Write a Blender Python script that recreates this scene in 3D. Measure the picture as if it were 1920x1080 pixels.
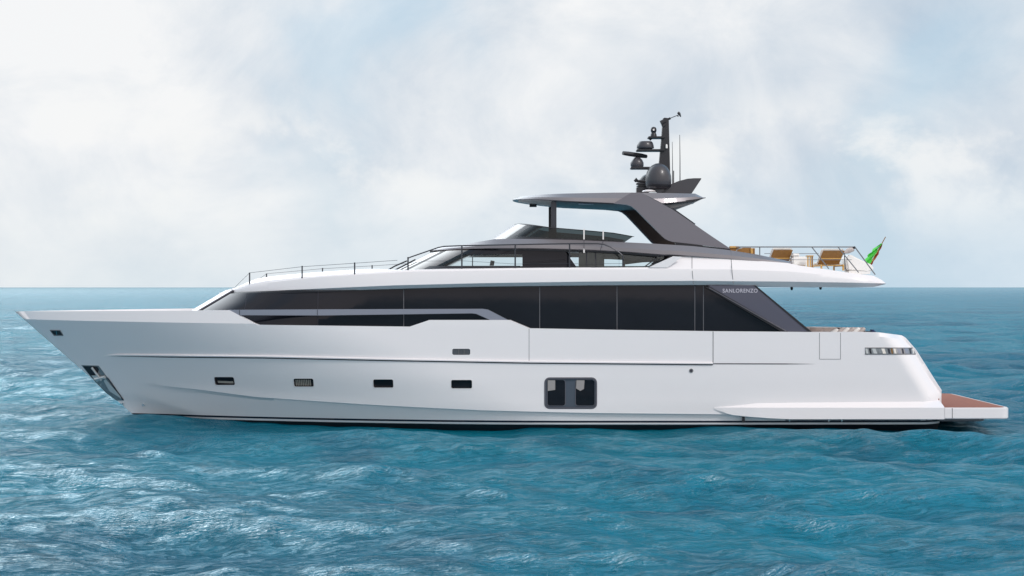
import bpy, bmesh, math, random
import numpy as np
from mathutils import Vector
R = math.radians
random.seed(7)
for o in list(bpy.data.objects): bpy.data.objects.remove(o)
SC = bpy.context.scene
COL = SC.collection

# ------------------------------------------------------------ camera
CY, F, H, ZC = -64.0, 3120.0, 538.6, 4.96     # camera y, focal length in px (1920 wide), horizon row, eye height
cd = bpy.data.cameras.new('camera'); cam = bpy.data.objects.new('camera', cd); COL.objects.link(cam)
cd.sensor_width = 36; cd.lens = 36*F/1920; cd.clip_end = 100000; cd.clip_start = 0.1
cd.shift_y = -(540-H)/1920
cam.location = (0, CY, ZC); cam.rotation_euler = (R(90), 0, 0)
SC.camera = cam
SC.view_settings.view_transform = 'Standard'; SC.view_settings.look = 'None'
SC.view_settings.gamma = 1; SC.view_settings.exposure = 0.0

# ------------------------------------------------------------ sun + sky
SUN = Vector((0.50, -0.58, 0.66)).normalized()
sl = bpy.data.lights.new('sun', 'SUN'); sl.energy = 1.6; sl.angle = R(12); sl.color = (1, .96, .93)
so = bpy.data.objects.new('sun', sl); COL.objects.link(so)
so.rotation_euler = SUN.to_track_quat('Z', 'Y').to_euler(); so.location = (20, -40, 40)
W = bpy.data.worlds.new('World'); SC.world = W; W.use_nodes = True
nt = W.node_tree; nt.nodes.clear()
def N(nt, t, **k):
    n = nt.nodes.new(t)
    for a, v in k.items(): setattr(n, a, v)
    return n
def mth(nt, op, a, b=None, c=None, clamp=False):
    n = N(nt, 'ShaderNodeMath', operation=op); n.use_clamp = clamp
    for i, v in enumerate((a, b, c)):
        if v is None: continue
        if isinstance(v, (int, float)): n.inputs[i].default_value = v
        else: nt.links.new(v, n.inputs[i])
    return n.outputs[0]
def mixc(nt, f, a, b):
    n = N(nt, 'ShaderNodeMix', data_type='RGBA')
    for i, v in ((0, f), (6, a), (7, b)):
        if isinstance(v, (int, float)): n.inputs[i].default_value = v
        elif isinstance(v, tuple): n.inputs[i].default_value = (*v, 1)
        else: nt.links.new(v, n.inputs[i])
    return n.outputs[2]
def mrange(nt, v, a, b, c=0., d=1., smooth=True):
    n = N(nt, 'ShaderNodeMapRange'); n.interpolation_type = 'SMOOTHSTEP' if smooth else 'LINEAR'
    nt.links.new(v, n.inputs[0])
    for i, x in enumerate((a, b, c, d)): n.inputs[i+1].default_value = x
    return n.outputs[0]
sky = N(nt, 'ShaderNodeTexSky', sky_type='NISHITA', sun_disc=False)
sky.sun_elevation = math.asin(SUN.z); sky.sun_rotation = math.atan2(SUN.x, SUN.y); sky.dust_density = 2; sky.air_density = 1
skb = N(nt, 'ShaderNodeVectorMath', operation='SCALE'); nt.links.new(sky.outputs[0], skb.inputs[0]); skb.inputs[3].default_value = 0.13
tc = N(nt, 'ShaderNodeTexCoord')
sep = N(nt, 'ShaderNodeSeparateXYZ'); nt.links.new(tc.outputs['Generated'], sep.inputs[0])
mp = N(nt, 'ShaderNodeMapping'); nt.links.new(tc.outputs['Generated'], mp.inputs[0]); mp.inputs['Scale'].default_value = (1, 1, 1.35); mp.inputs['Location'].default_value = (.37, 0, .2)
def noise(nt, vec, scale, detail=6, rough=.55, dist=0., dim='3D'):
    n = N(nt, 'ShaderNodeTexNoise', noise_dimensions=dim); nt.links.new(vec, n.inputs['Vector'])
    n.inputs['Scale'].default_value = scale; n.inputs['Detail'].default_value = detail
    n.inputs['Roughness'].default_value = rough; n.inputs['Distortion'].default_value = dist
    return n.outputs[0]
n1 = noise(nt, mp.outputs[0], 3.4, 9, .52, .3)
n2 = noise(nt, mp.outputs[0], 9.0, 9, .60, .5)
n3 = noise(nt, mp.outputs[0], 1.6, 3, .5, 0)
dt = N(nt, 'ShaderNodeVectorMath', operation='DOT_PRODUCT'); nt.links.new(tc.outputs['Generated'], dt.inputs[0])
dt.inputs[1].default_value = Vector((-.40, .88, .20)).normalized()
br = mrange(nt, dt.outputs['Value'], .84, 1.0)
shade = mth(nt, 'ADD', mth(nt, 'MULTIPLY', mth(nt, 'SUBTRACT', n2, .5), 1.3), mth(nt, 'MULTIPLY', mth(nt, 'SUBTRACT', n1, .5), 1.7))
fac = mth(nt, 'ADD', mth(nt, 'ADD', mth(nt, 'MULTIPLY', br, .30), .43), mth(nt, 'MULTIPLY', shade, 1.4), clamp=True)
cloud = mixc(nt, fac, (.51, .61, .72), (.915, .925, .935))
gapf = mth(nt, 'ADD', n3, mth(nt, 'MULTIPLY', mth(nt, 'SUBTRACT', n1, .5), 1.1))
mask = mrange(nt, gapf, .34, .60, .25, 1.0)
mask = mth(nt, 'MAXIMUM', mask, mth(nt, 'MULTIPLY', br, .85), clamp=True)
blue = mixc(nt, .75, skb.outputs[0], (.55, .77, .92))
colr = mixc(nt, mask, blue, cloud)
# bright low cumulus heads
n4 = noise(nt, mp.outputs[0], 13, 8, .58, .2)
puff = mth(nt, 'MULTIPLY', mrange(nt, mth(nt, 'ADD', mth(nt, 'MULTIPLY', n4, .6), mth(nt, 'MULTIPLY', n1, .5)), .55, .66), mth(nt, 'MULTIPLY', mrange(nt, sep.outputs[2], .015, .05), mrange(nt, sep.outputs[2], .13, .08)))
colr = mixc(nt, mth(nt, 'MULTIPLY', puff, .75), colr, (.93, .935, .93))
# pale band of thicker air right above the horizon
hz = mrange(nt, sep.outputs[2], .0, .09, .60, 0.)
hcol = mixc(nt, br, (.56, .72, .84), (.83, .87, .88))
colr = mixc(nt, hz, colr, hcol)
# brighter thin overcast: behind the viewer and round the veiled glare high on the left
bk = N(nt, 'ShaderNodeVectorMath', operation='DOT_PRODUCT'); nt.links.new(tc.outputs['Generated'], bk.inputs[0])
bk.inputs[1].default_value = Vector((.62, -.74, .25)).normalized()
back = mrange(nt, bk.outputs['Value'], -.05, .85)
colr = mixc(nt, mth(nt, 'MULTIPLY', back, .9), colr, (1.10, 1.05, 1.02))
high = mth(nt, 'MULTIPLY', mrange(nt, sep.outputs[2], .17, .40), mrange(nt, sep.outputs[1], .0, .4))
colr = mixc(nt, mth(nt, 'MULTIPLY', high, .85), colr, (.36, .64, .92))
glare = mth(nt, 'MULTIPLY', mth(nt, 'MULTIPLY', mrange(nt, sep.outputs[2], .172, .25), mrange(nt, sep.outputs[2], .95, .6)), mth(nt, 'MULTIPLY', mrange(nt, sep.outputs[0], .06, -.32), mrange(nt, sep.outputs[1], .1, .5)))
colr = mixc(nt, glare, colr, (3.6, 3.9, 4.1))
bg = N(nt, 'ShaderNodeBackground'); nt.links.new(colr, bg.inputs[0]); bg.inputs[1].default_value = 1.0
wo = N(nt, 'ShaderNodeOutputWorld'); nt.links.new(bg.outputs[0], wo.inputs[0])

# ------------------------------------------------------------ materials
def mat(name, col, rough=.5, metal=0., coat=0., bump=None, var=None, spec=None, alpha=None):
    m = bpy.data.materials.new(name); m.use_nodes = True; t = m.node_tree
    p = t.nodes['Principled BSDF']; p.inputs['Base Color'].default_value = (*col, 1)
    p.inputs['Roughness'].default_value = rough; p.inputs['Metallic'].default_value = metal
    p.inputs['Coat Weight'].default_value = coat; p.inputs['Coat Roughness'].default_value = .04
    if spec is not None: p.inputs['Specular IOR Level'].default_value = spec
    c = N(t, 'ShaderNodeTexCoord')
    if var:      # (scale, amount): soft tonal variation
        nz = noise(t, c.outputs['Object'], var[0], 5, .6)
        k = tuple(max(0, x*(1-var[1])) for x in col); k2 = tuple(min(1, x*(1+var[1])) for x in col)
        t.links.new(mixc(t, nz, k, k2), p.inputs['Base Color'])
    if bump:     # (scale, strength, distance)
        b = N(t, 'ShaderNodeBump'); b.inputs['Strength'].default_value = bump[1]; b.inputs['Distance'].default_value = bump[2]
        t.links.new(noise(t, c.outputs['Object'], bump[0], 4, .6), b.inputs['Height']); t.links.new(b.outputs[0], p.inputs['Normal'])
    return m
M = {}
M['white'] = mat('white_gelcoat', (.795, .765, .785), .33, 0, .3, bump=(.5, .08, .02), var=(.6, .012))
M['white2'] = mat('white_superstructure_paint', (.775, .745, .765), .34, 0, .3, bump=(.5, .06, .02))
M['grey'] = mat('graphite_paint', (.120, .115, .138), .38, .35, .25, bump=(.7, .06, .02))
M['grey3'] = mat('graphite_paint_lit', (.20, .185, .20), .36, .35, .3, bump=(.7, .06, .02))  # same graphite, lightened for how upward slopes catch the sky
M['grey4'] = mat('graphite_paint_shaded', (.092, .09, .125), .38, .35, .25, bump=(.7, .06, .02))  # same graphite, darkened and bluer for the upright, less lit wing
M['grey2'] = mat('light_graphite_paint', (.27, .28, .34), .3, .5, .3)
M['black'] = mat('black_satin', (.012, .011, .016), .4)
M['blackplastic'] = mat('black_plastic', (.02, .019, .024), .45)
M['dome'] = mat('dark_dome_paint', (.045, .043, .052), .38, 0, .15)
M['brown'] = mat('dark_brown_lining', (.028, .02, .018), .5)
M['glass'] = mat('dark_glass', (.010, .0105, .014), .035, 0, 0, bump=(.3, .06, .03), var=(.25, .5), spec=.30)
M['glass'].node_tree.nodes['Principled BSDF'].inputs['Specular Tint'].default_value = (.95, .92, 1, 1)
M['seam'] = mat('dark_sealant', (.03, .03, .045), .6)
M['seamlite'] = mat('grey_sealant', (.16, .16, .18), .6)
M['chrome'] = mat('polished_steel', (.72, .72, .74), .12, 1.)
M['steel'] = mat('brushed_steel', (.20, .20, .21), .45, .5)
M['platesteel'] = mat('scratched_steel_plate', (.34, .34, .35), .35, .7, var=(6, .4))
M['satin'] = mat('satin_steel', (.62, .62, .62), .42, .4)
M['tube'] = mat('dark_steel_tube', (.06, .06, .07), .35, .6)
M['navy'] = mat('navy_stripe', (.012, .014, .03), .35)
M['antifoul'] = mat('antifouling', (.006, .008, .014), .5)
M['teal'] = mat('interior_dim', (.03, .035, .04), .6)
M['wood'] = mat('brown_wood', (.25, .115, .022), .5, var=(9, .3))
M['woodlite'] = mat('golden_wood', (.58, .34, .10), .5, var=(9, .25))
M['cushion'] = mat('white_cushion', (.84, .82, .80), .9, bump=(14, .3, .01))
M['curtain'] = mat('curtain_fabric', (.30, .28, .25), .9)
M['red'] = mat('flag_red', (.55, .13, .05), .8)
M['green'] = mat('flag_green', (.10, .62, .09), .8)
M['flagwhite'] = mat('flag_white', (.8, .68, .3), .8)
M['blue'] = mat('navy_fabric', (.015, .03, .10), .8)
M['striped'] = mat('beige_fabric', (.50, .44, .42), .9, var=(8, .5))
M['under'] = mat('grey_underside', (.30, .28, .28), .6)
M['ceil'] = mat('pale_ceiling', (.85, .78, .72), .6)  # ceiling panel tone lightened to stand for light bounced off the deck
M['bright'] = mat('pale_sky_reflection', (.36, .34, .36), .5, 0, .15)  # sky reflection on the front screen put in as pale colour
M['bronze'] = mat('bronze_glass', (.13, .11, .10), .12, .0, .5, var=(1.2, .5))
M['letter'] = mat('white_lettering', (.48, .46, .53), .4)
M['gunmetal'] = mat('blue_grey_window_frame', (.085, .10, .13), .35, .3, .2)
def glassy(name, tint, transp, rough=.03):
    m = bpy.data.materials.new(name); m.use_nodes = True; t = m.node_tree; t.nodes.clear()
    g = N(t, 'ShaderNodeBsdfGlossy'); g.inputs['Roughness'].default_value = rough
    tr = N(t, 'ShaderNodeBsdfTransparent'); tr.inputs[0].default_value = (*[x*transp for x in tint], 1)
    fr = N(t, 'ShaderNodeFresnel'); fr.inputs[0].default_value = 1.5
    mx = N(t, 'ShaderNodeMixShader'); o = N(t, 'ShaderNodeOutputMaterial')
    t.links.new(fr.outputs[0], mx.inputs[0]); t.links.new(tr.outputs[0], mx.inputs[1]); t.links.new(g.outputs[0], mx.inputs[2])
    t.links.new(mx.outputs[0], o.inputs[0]); return m
M['clear'] = glassy('clear_glass', (.96, 1, 1), .96)
M['tint'] = glassy('teal_tinted_glass', (.50, .62, .64), .46)
M['smoke'] = glassy('smoked_glass', (.8, .7, .68), .5)
# teak with plank seams
m = mat('teak_planks', (.27, .085, .045), .75, var=(5, .25)); t = m.node_tree; p = t.nodes['Principled BSDF']
c = N(t, 'ShaderNodeTexCoord'); s_ = N(t, 'ShaderNodeSeparateXYZ'); t.links.new(c.outputs['Object'], s_.inputs[0])
fr_ = mth(t, 'FRACT', mth(t, 'MULTIPLY', s_.outputs[1], 6.0)); ln = mth(t, 'LESS_THAN', fr_, .10)
old = p.inputs['Base Color'].links[0].from_socket
t.links.new(mixc(t, ln, old, (.05, .03, .025)), p.inputs['Base Color']); M['teak'] = m

# ------------------------------------------------------------ mesh helpers
class MB:
    def __init__(s): s.v = []; s.f = []; s.mi = []
    def add(s, vs, fs, mi=0):
        k = len(s.v); s.v += [tuple(v) for v in vs]; s.f += [tuple(i+k for i in f) for f in fs]; s.mi += [mi]*len(fs)
    def grid(s, rows, closed=False, mi=0):
        n = len(rows[0]); vs = [p for r in rows for p in r]; fs = []
        for i in range(len(rows)-1):
            for j in range(n if closed else n-1):
                a = i*n+j; b = i*n+(j+1) % n; fs.append((a, b, b+n, a+n))
        s.add(vs, fs, mi)
    def shell(s, rows, off, mi=0):
        """closed slab: grid rows plus the same grid moved by off"""
        o = Vector(off) if not callable(off) else None
        back = [[(tuple(Vector(p)+o) if o is not None else off(p)) for p in r] for r in rows]
        s.grid(rows, mi=mi); s.grid([r[::-1] for r in back], mi=mi)
        ring = lambda g: list(g[0]) + [r[-1] for r in g[1:]] + list(g[-1][::-1][1:]) + [r[0] for r in g[::-1][1:-1]]
        s.grid([ring(rows), ring(back)], closed=True, mi=mi)
    def prism(s, pts, off, mi=0):
        n = len(pts); o = Vector(off); vs = [Vector(p) for p in pts]; vs = vs + [v+o for v in vs]
        s.add(vs, [tuple(range(n)), tuple(range(2*n-1, n-1, -1))] + [(i, (i+1) % n, (i+1) % n+n, i+n) for i in range(n)], mi)
    def box(s, a, b, mi=0):
        (x0, y0, z0), (x1, y1, z1) = a, b
        s.prism([(x0, y0, z0), (x1, y0, z0), (x1, y0, z1), (x0, y0, z1)], (0, y1-y0, 0), mi)
    def tube(s, pts, r, n=8, mi=0):
        pts = [Vector(p) for p in pts]; rows = []
        for i, p in enumerate(pts):
            d = (pts[min(i+1, len(pts)-1)]-pts[max(i-1, 0)]).normalized()
            u = d.cross(Vector((0, 1, .01))); u = u.normalized() if u.length > 1e-3 else Vector((1, 0, 0)); w = d.cross(u)
            rr = r[i] if isinstance(r, (list, tuple)) else r
            rows.append([tuple(p+(u*math.cos(a)+w*math.sin(a))*rr) for a in [2*math.pi*k/n for k in range(n)]])
        s.grid(rows, closed=True, mi=mi); k = len(s.v)-n*len(rows)
        s.f.append(tuple(range(k, k+n))); s.f.append(tuple(range(k+n*(len(rows)-1), k+n*len(rows)))); s.mi += [mi, mi]
    def lathe(s, c, prof, n=24, mi=0):
        rows = [[(c[0]+r*math.cos(a), c[1]+r*math.sin(a), c[2]+z) for a in [2*math.pi*k/n for k in range(n)]] for r, z in prof]
        s.grid(rows, closed=True, mi=mi)
    def build(s, name, m, parent=None, smooth=25, bevel=0, weld=True):
        me = bpy.data.meshes.new(name); me.from_pydata(s.v, [], s.f)
        for k in (m if isinstance(m, list) else [m]): me.materials.append(M[k])
        me.polygons.foreach_set('material_index', s.mi)
        bm = bmesh.new(); bm.from_mesh(me)
        if weld:
            bmesh.ops.remove_doubles(bm, verts=bm.verts, dist=1e-5)
            bmesh.ops.dissolve_degenerate(bm, edges=bm.edges, dist=1e-6)
        bmesh.ops.recalc_face_normals(bm, faces=bm.faces)
        if bevel:
            es = [e for e in bm.edges if len(e.link_faces) == 2 and e.calc_face_angle(0) > R(35)]
            bmesh.ops.bevel(bm, geom=es, offset=bevel, segments=2, affect='EDGES', clamp_overlap=True)
        bm.to_mesh(me); bm.free()
        if smooth:
            me.polygons.foreach_set('use_smooth', [True]*len(me.polygons)); me.set_sharp_from_angle(angle=R(smooth))
        o = bpy.data.objects.new(name, me); COL.objects.link(o)
        if parent: o.parent = parent; o.matrix_parent_inverse = parent.matrix_world.inverted()
        return o
def empty(name, loc, label, cat, group=None):
    o = bpy.data.objects.new(name, None); COL.objects.link(o); o.location = loc; o.empty_display_size = .3
    o['label'] = label; o['category'] = cat
    if group: o['group'] = group
    bpy.context.view_layer.update(); return o
def lin(pts):
    xs = [p[0] for p in pts]; ys = [p[1] for p in pts]
    return lambda x: float(np.interp(x, xs, ys))
def frange(a, b, n): return [a+(b-a)*i/n for i in range(n+1)]
def wp(px, py, b):                       # picture measure -> place on the plane y = -b
    d = 64-b; return ((px-960)*d/F, -b, ZC-(py-H)*d/F)
def solve(px, py, bf, off=0.):
    y = -3.4
    for _ in range(40):
        d = 64+y; x = (px-960)*d/F; z = ZC-(py-H)*d/F
        y = .5*y-.5*(bf(x, z)+off)
    d = 64+y; return ((px-960)*d/F, y, ZC-(py-H)*d/F)
def sstep(a, b, x):
    t = min(1, max(0, (x-a)/(b-a))); return t*t*(3-2*t)

# ------------------------------------------------------------ sea
SEAMAX = .55      # wave slopes keep the mean reflectance of a rough sea well below a mirror's
def make_sea():
    ys = [-70.]
    while ys[0] > -600: ys.insert(0, ys[0]-max(.5, abs(ys[0]+70)*.12))
    while ys[-1] < 60000:
        d = abs(ys[-1]+64)
        ys.append(ys[-1]+(max(.11, .0030*d) if d < 250 else .75*(d/250)**1.6))
    xs = [0.]
    while xs[-1] < 60000: xs.append(xs[-1]+(.15 if xs[-1] < 24 else max(.15, .15+(xs[-1]-24)*.035)))
    xs = [-x for x in xs[:0:-1]]+xs
    xs = np.array(xs); ys = np.array(ys)
    X, Y = np.meshgrid(xs, ys); dx = np.gradient(xs)[None, :]; dy = np.gradient(ys)[:, None]
    sp = np.maximum(dx, dy)+0*X
    rng = np.random.default_rng(11); Z = np.zeros_like(X); DX = np.zeros_like(X); DY = np.zeros_like(X)
    nw = 130
    for i in range(nw):
        lam = .45*(13/.45)**(i/(nw-1))*rng.uniform(.93, 1.07)
        th = R(-112)+rng.normal(0, .55+.35*(1-i/nw)); k = 2*math.pi/lam
        amp = .0042*lam**1.0*(1 if lam < 5 else (lam/5)**.25)
        ph = rng.uniform(0, 6.283); a = amp*np.clip((lam/sp-3.)/3., 0, 1)
        w = k*(X*math.cos(th)+Y*math.sin(th))+ph; S = np.sin(w); Cc = np.cos(w)
        Z += a*Cc; q = .80
        DX -= q*a*math.cos(th)*S; DY -= q*a*math.sin(th)*S
    calm = 1-.6*np.clip(1.6-np.maximum(np.abs(X)/19, np.abs(Y)/5.2)/1.0, 0, 1)
    Z = Z*calm+.30*np.exp(-((X+14.8)/3.2)**2-((Y+1)/4)**2)
    V = np.stack([X+DX*calm, Y+DY*calm, Z-.20], -1).reshape(-1, 3).astype(np.float32)
    ny, nx = X.shape
    me = bpy.data.meshes.new('sea'); me.vertices.add(nx*ny); me.vertices.foreach_set('co', V.ravel())
    I = np.arange(nx*ny).reshape(ny, nx); Q = np.stack([I[:-1, :-1], I[:-1, 1:], I[1:, 1:], I[1:, :-1]], -1).reshape(-1, 4)
    nf = len(Q); me.loops.add(nf*4); me.loops.foreach_set('vertex_index', Q.ravel().astype(np.int32))
    me.polygons.add(nf); me.polygons.foreach_set('loop_start', np.arange(0, nf*4, 4, dtype=np.int32))
    me.polygons.foreach_set('use_smooth', np.ones(nf, dtype=bool)); me.update()
    print('sea verts', nx*ny)
    m = bpy.data.materials.new('sea_water'); m.use_nodes = True; t = m.node_tree; t.nodes.clear()
    g = N(t, 'ShaderNodeNewGeometry')
    mpn = N(t, 'ShaderNodeMapping'); t.links.new(g.outputs['Position'], mpn.inputs[0]); mpn.inputs['Scale'].default_value = (.6, 1.25, 1)
    mpn.inputs['Rotation'].default_value = (0, 0, R(-14))
    big = noise(t, g.outputs['Position'], .03, 3, .5); big2 = noise(t, g.outputs['Position'], .22, 4, .6, .4)
    colw = mixc(t, mrange(t, big, .35, .65), (.000, .090, .150), (.001, .150, .222))
    colw = mixc(t, mth(t, 'MULTIPLY', mrange(t, big2, .45, .7), .5), colw, (.0, .038, .085))  # random dark patches stand in for darker wave troughs
    a0 = noise(t, mpn.outputs[0], .30, 4, .55, .5); a1 = noise(t, mpn.outputs[0], 1.0, 5, .6, 1.2)
    a2 = noise(t, mpn.outputs[0], 2.6, 6, .66, 1.6); a3 = noise(t, mpn.outputs[0], 11.0, 3, .6, .6)
    rdg = mth(t, 'SUBTRACT', 1.0, mth(t, 'MULTIPLY', mth(t, 'ABSOLUTE', mth(t, 'SUBTRACT', a1, .5)), 3.2))
    rdg2 = mth(t, 'SUBTRACT', 1.0, mth(t, 'MULTIPLY', mth(t, 'ABSOLUTE', mth(t, 'SUBTRACT', a2, .5)), 3.2))
    h = mth(t, 'ADD', mth(t, 'ADD', mth(t, 'ADD', mth(t, 'MULTIPLY', a0, .16), mth(t, 'MULTIPLY', a1, .14)), mth(t, 'MULTIPLY', a2, .12)), mth(t, 'MULTIPLY', rdg, .045))
    h = mth(t, 'ADD', h, mth(t, 'MULTIPLY', rdg2, .040)); h = mth(t, 'ADD', h, mth(t, 'MULTIPLY', a3, .055))
    b = N(t, 'ShaderNodeBump'); b.inputs['Strength'].default_value = 1.0; b.inputs['Distance'].default_value = 1.0
    t.links.new(h, b.inputs['Height'])
    df = N(t, 'ShaderNodeBsdfDiffuse'); t.links.new(colw, df.inputs[0]); t.links.new(b.outputs[0], df.inputs['Normal'])
    gl = N(t, 'ShaderNodeBsdfGlossy'); gl.inputs['Roughness'].default_value = .10; gl.inputs[0].default_value = (.78, .94, 1, 1); t.links.new(b.outputs[0], gl.inputs['Normal'])
    fr = N(t, 'ShaderNodeFresnel'); fr.inputs[0].default_value = 1.333; t.links.new(b.outputs[0], fr.inputs['Normal'])
    mx = N(t, 'ShaderNodeMixShader'); t.links.new(mth(t, 'MINIMUM', fr.outputs[0], SEAMAX), mx.inputs[0])
    t.links.new(df.outputs[0], mx.inputs[1]); t.links.new(gl.outputs[0], mx.inputs[2])
    ou = N(t, 'ShaderNodeOutputMaterial'); t.links.new(mx.outputs[0], ou.inputs[0])
    me.materials.append(m)
    o = bpy.data.objects.new('sea', me); COL.objects.link(o); o['kind'] = 'structure'
make_sea()

# ------------------------------------------------------------ yacht
Y = empty('motor_yacht', (0, 0, 0), 'long white motor yacht with dark window band, grey flybridge and black radar mast', 'yacht')

# ---- hull shape
def xstem(z): return -19.10+(4.01-z)*1.148
ZK0 = lin([(-19.2, 3.74), (-9.3, 3.64), (-6, 3.62), (20, 3.62)])
def bmax(z): return float(np.interp(z, [-1.2, -.4, 0, .7, 1.6, 2.6, 3.62, 5], [2.2, 3.3, 3.68, 3.86, 3.93, 3.97, 4.0, 4.0]))
XEND = 0
PROF = [(1600, 622), (1645, 623), (1680, 627.5), (1690, 629), (1697, 633), (1717, 656), (1737, 688), (1757, 720), (1773, 744)]
PW = [wp(a, b, 3.72) for a, b in PROF]
xprof = lin(sorted([(p[2], p[0]) for p in PW if p[0] >= PW[2][0]]))
def b0(x, z):
    zz = min(z, ZK0(x)); u = (x-xstem(zz))
    if u <= 0: return 0.
    tz = min(1, max(0, zz/3.7)); L = 16.5-3.5*tz; u = min(1, u/L)
    g = (1-(1-u)**(1.75+.45*tz))**(1.0-.13*tz)
    b = bmax(zz)*g
    b *= 1-.045*sstep(6, 17, x)
    if x > 11:
        dx = xprof(z)-x
        if dx < .85: b -= .62*(1-max(dx, 0)/.85)**2
    return b
def hl(pts): return lin([(lambda q: (q[0], q[2]))(solve(a, b, b0)) for a, b in pts])
ZT = hl([(28, 584.2), (60, 583.5), (200, 583), (300, 582.5), (430, 581.5), (481, 609), (600, 610.5), (768, 612.5), (805, 600), (955, 600), (992, 615.5), (1150, 618.5), (1336, 621), (1520, 622.5)] + PROF)
ZT0 = hl([(28, 584.2), (1690, 629)])
ZR = hl([(28, 664), (195, 666.5), (500, 669), (740, 674), (990, 678.5), (1337, 681.5), (1530, 682), (1780, 683)])
ZC1 = hl([(170, 716), (265, 719), (380, 731), (480, 744), (700, 759), (900, 769), (1100, 774), (1340, 776.5), (1780, 778)])
ZC2 = lin([(-19, .98), (-14.3, .86), (-13.4, .62), (-12.5, .33), (-11.7, .08), (-10, -.3), (20, -.6)])
def bh(x, z):
    b = b0(x, z); c1 = ZC1(x); k = sstep(-14.5, -11, x)
    b -= .05*k*(1-sstep(c1-.03, c1, z))
    b += .06*k*math.exp(-max(0, z-c1)/.25)*(1 if z > c1-.03 else 0)
    c2 = ZC2(x)
    if z < c2 and x < -8: b *= 1-.42*min(1, (c2-z)/.9)
    return max(b, 0.)
KEY = [solve(p, q, b0)[0] for p, q in [(430, 581.5), (481, 609), (768, 612.5), (805, 600), (955, 600), (992, 615.5)]]
X0 = xstem(ZT(-19.1))
XE = PW[-1][0]
XS = sorted(set([round(x, 4) for x in [X0+(t**1.6)*(-9-X0) for t in frange(0, 1, 40)] + frange(-9, 12.4, 60) + frange(12.4, XE, 40) + KEY]))
XS = [x for i, x in enumerate(XS) if i == 0 or x-XS[i-1] > .02 or x in [round(k, 4) for k in KEY]]
def zrow(X, f):
    x = X
    fade = max(0, 1-(X-X0)/13.)**1.5
    for _ in range(8):
        z = f(x); x = X+(xstem(z)-xstem(ZT0(X0)))*fade
    return x, z
def mk(fz): return [zrow(X, fz) for X in XS]
def clampt(f): return lambda x: min(f(x), ZT(x))
def between(f, g, t): return lambda x: f(x)*(1-t)+g(x)*t
fT = ZT; fK = lambda x: min(ZK0(x), ZT(x)-.004); fR = lambda x: min(ZR(x), ZT(x)-.05)
fC = lambda x: min(ZC1(x), ZT(x)-.1); fCb = lambda x: fC(x)-.03; fB = lambda x: .12
lines = [fT, fK]+[between(fK, fR, t) for t in frange(0, 1, 8)[1:]]+[between(fR, fC, t) for t in frange(0, 1, 10)[1:]]+[fCb]+[between(fCb, fB, t) for t in frange(0, 1, 9)[1:]]
def hull_rows(ls, off=0.):
    out = []
    for f in ls:
        out.append([(x, -(bh(x, z)+off), z) for x, z in mk(f)])
    return out
near = MB(); hr = hull_rows(lines)
near.shell(hr, lambda p: (p[0]+.05, min(0, p[1]+.14), p[2]))
hull = near.build('hull', 'white', Y, smooth=14)
# cutters for the openings
def rrect(px0, py0, px1, py1, r, sk=0., n=5):
    out = []
    for cx, cy, a0 in ((px1-r, py0+r, -90), (px1-r, py1-r, 0), (px0+r, py1-r, 90), (px0+r, py0+r, 180)):
        for k in range(n+1):
            a = R(a0+90*k/n); q = (cx+r*math.cos(a), cy+r*math.sin(a)); out.append((q[0]+sk*(q[1]-py0), q[1]))
    return out
def on_hull(pts, off=0., fn=bh): return [solve(a, b, fn, off) for a, b in pts]
PORT = [(401, 707, 438, 722, .18), (550, 710, 587, 725, .1), (699.5, 711.5, 737, 727, .04), (846, 712.5, 885, 728.5, 0)]
cuts = []
cm = MB()
for a, b, c_, d, sk in PORT+[(1022.5, 709.5, 1117.5, 765, 0), (848, 654, 881.5, 665.5, 0)]:
    r = 3 if c_-a < 60 else 8
    pts = on_hull(rrect(a, b, c_, d, r, sk))
    cm.prism([(x, y-.3, z) for x, y, z in pts], (0, .6, 0))
cut = cm.build('cutter', 'white', None, smooth=0)
bo = hull.modifiers.new('b', 'BOOLEAN'); bo.operation = 'DIFFERENCE'; bo.object = cut; bo.solver = 'EXACT'
bpy.context.view_layer.update()
me2 = bpy.data.meshes.new_from_object(hull.evaluated_get(bpy.context.evaluated_depsgraph_get()))
hull.modifiers.clear(); hull.data = me2; bpy.data.objects.remove(cut)
# mirror the finished side and close the stern
bm = bmesh.new(); bm.from_mesh(me2); dup = bmesh.ops.duplicate(bm, geom=bm.verts[:]+bm.edges[:]+bm.faces[:])
for v in dup['geom']:
    if isinstance(v, bmesh.types.BMVert): v.co.y *= -1
bmesh.ops.reverse_faces(bm, faces=[f for f in dup['geom'] if isinstance(f, bmesh.types.BMFace)])
tm = [zrow(X, fT) for X in XS if X > 13.2]
rows = []
for x, z in tm:
    b = bh(x, z); rows.append([bm.verts.new((x, b*(-1+2*k/8), z-.006)) for k in range(9)])
rows.append([bm.verts.new((XE, bh(XE, .12)*(-1+2*k/8), .12)) for k in range(9)])
for r0, r1 in zip(rows, rows[1:]):
    for k in range(8): bm.faces.new((r0[k], r0[k+1], r1[k+1], r1[k]))
bm.to_mesh(me2); bm.free(); me2.polygons.foreach_set('use_smooth', [True]*len(me2.polygons)); me2.set_sharp_from_angle(angle=R(14))

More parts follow.
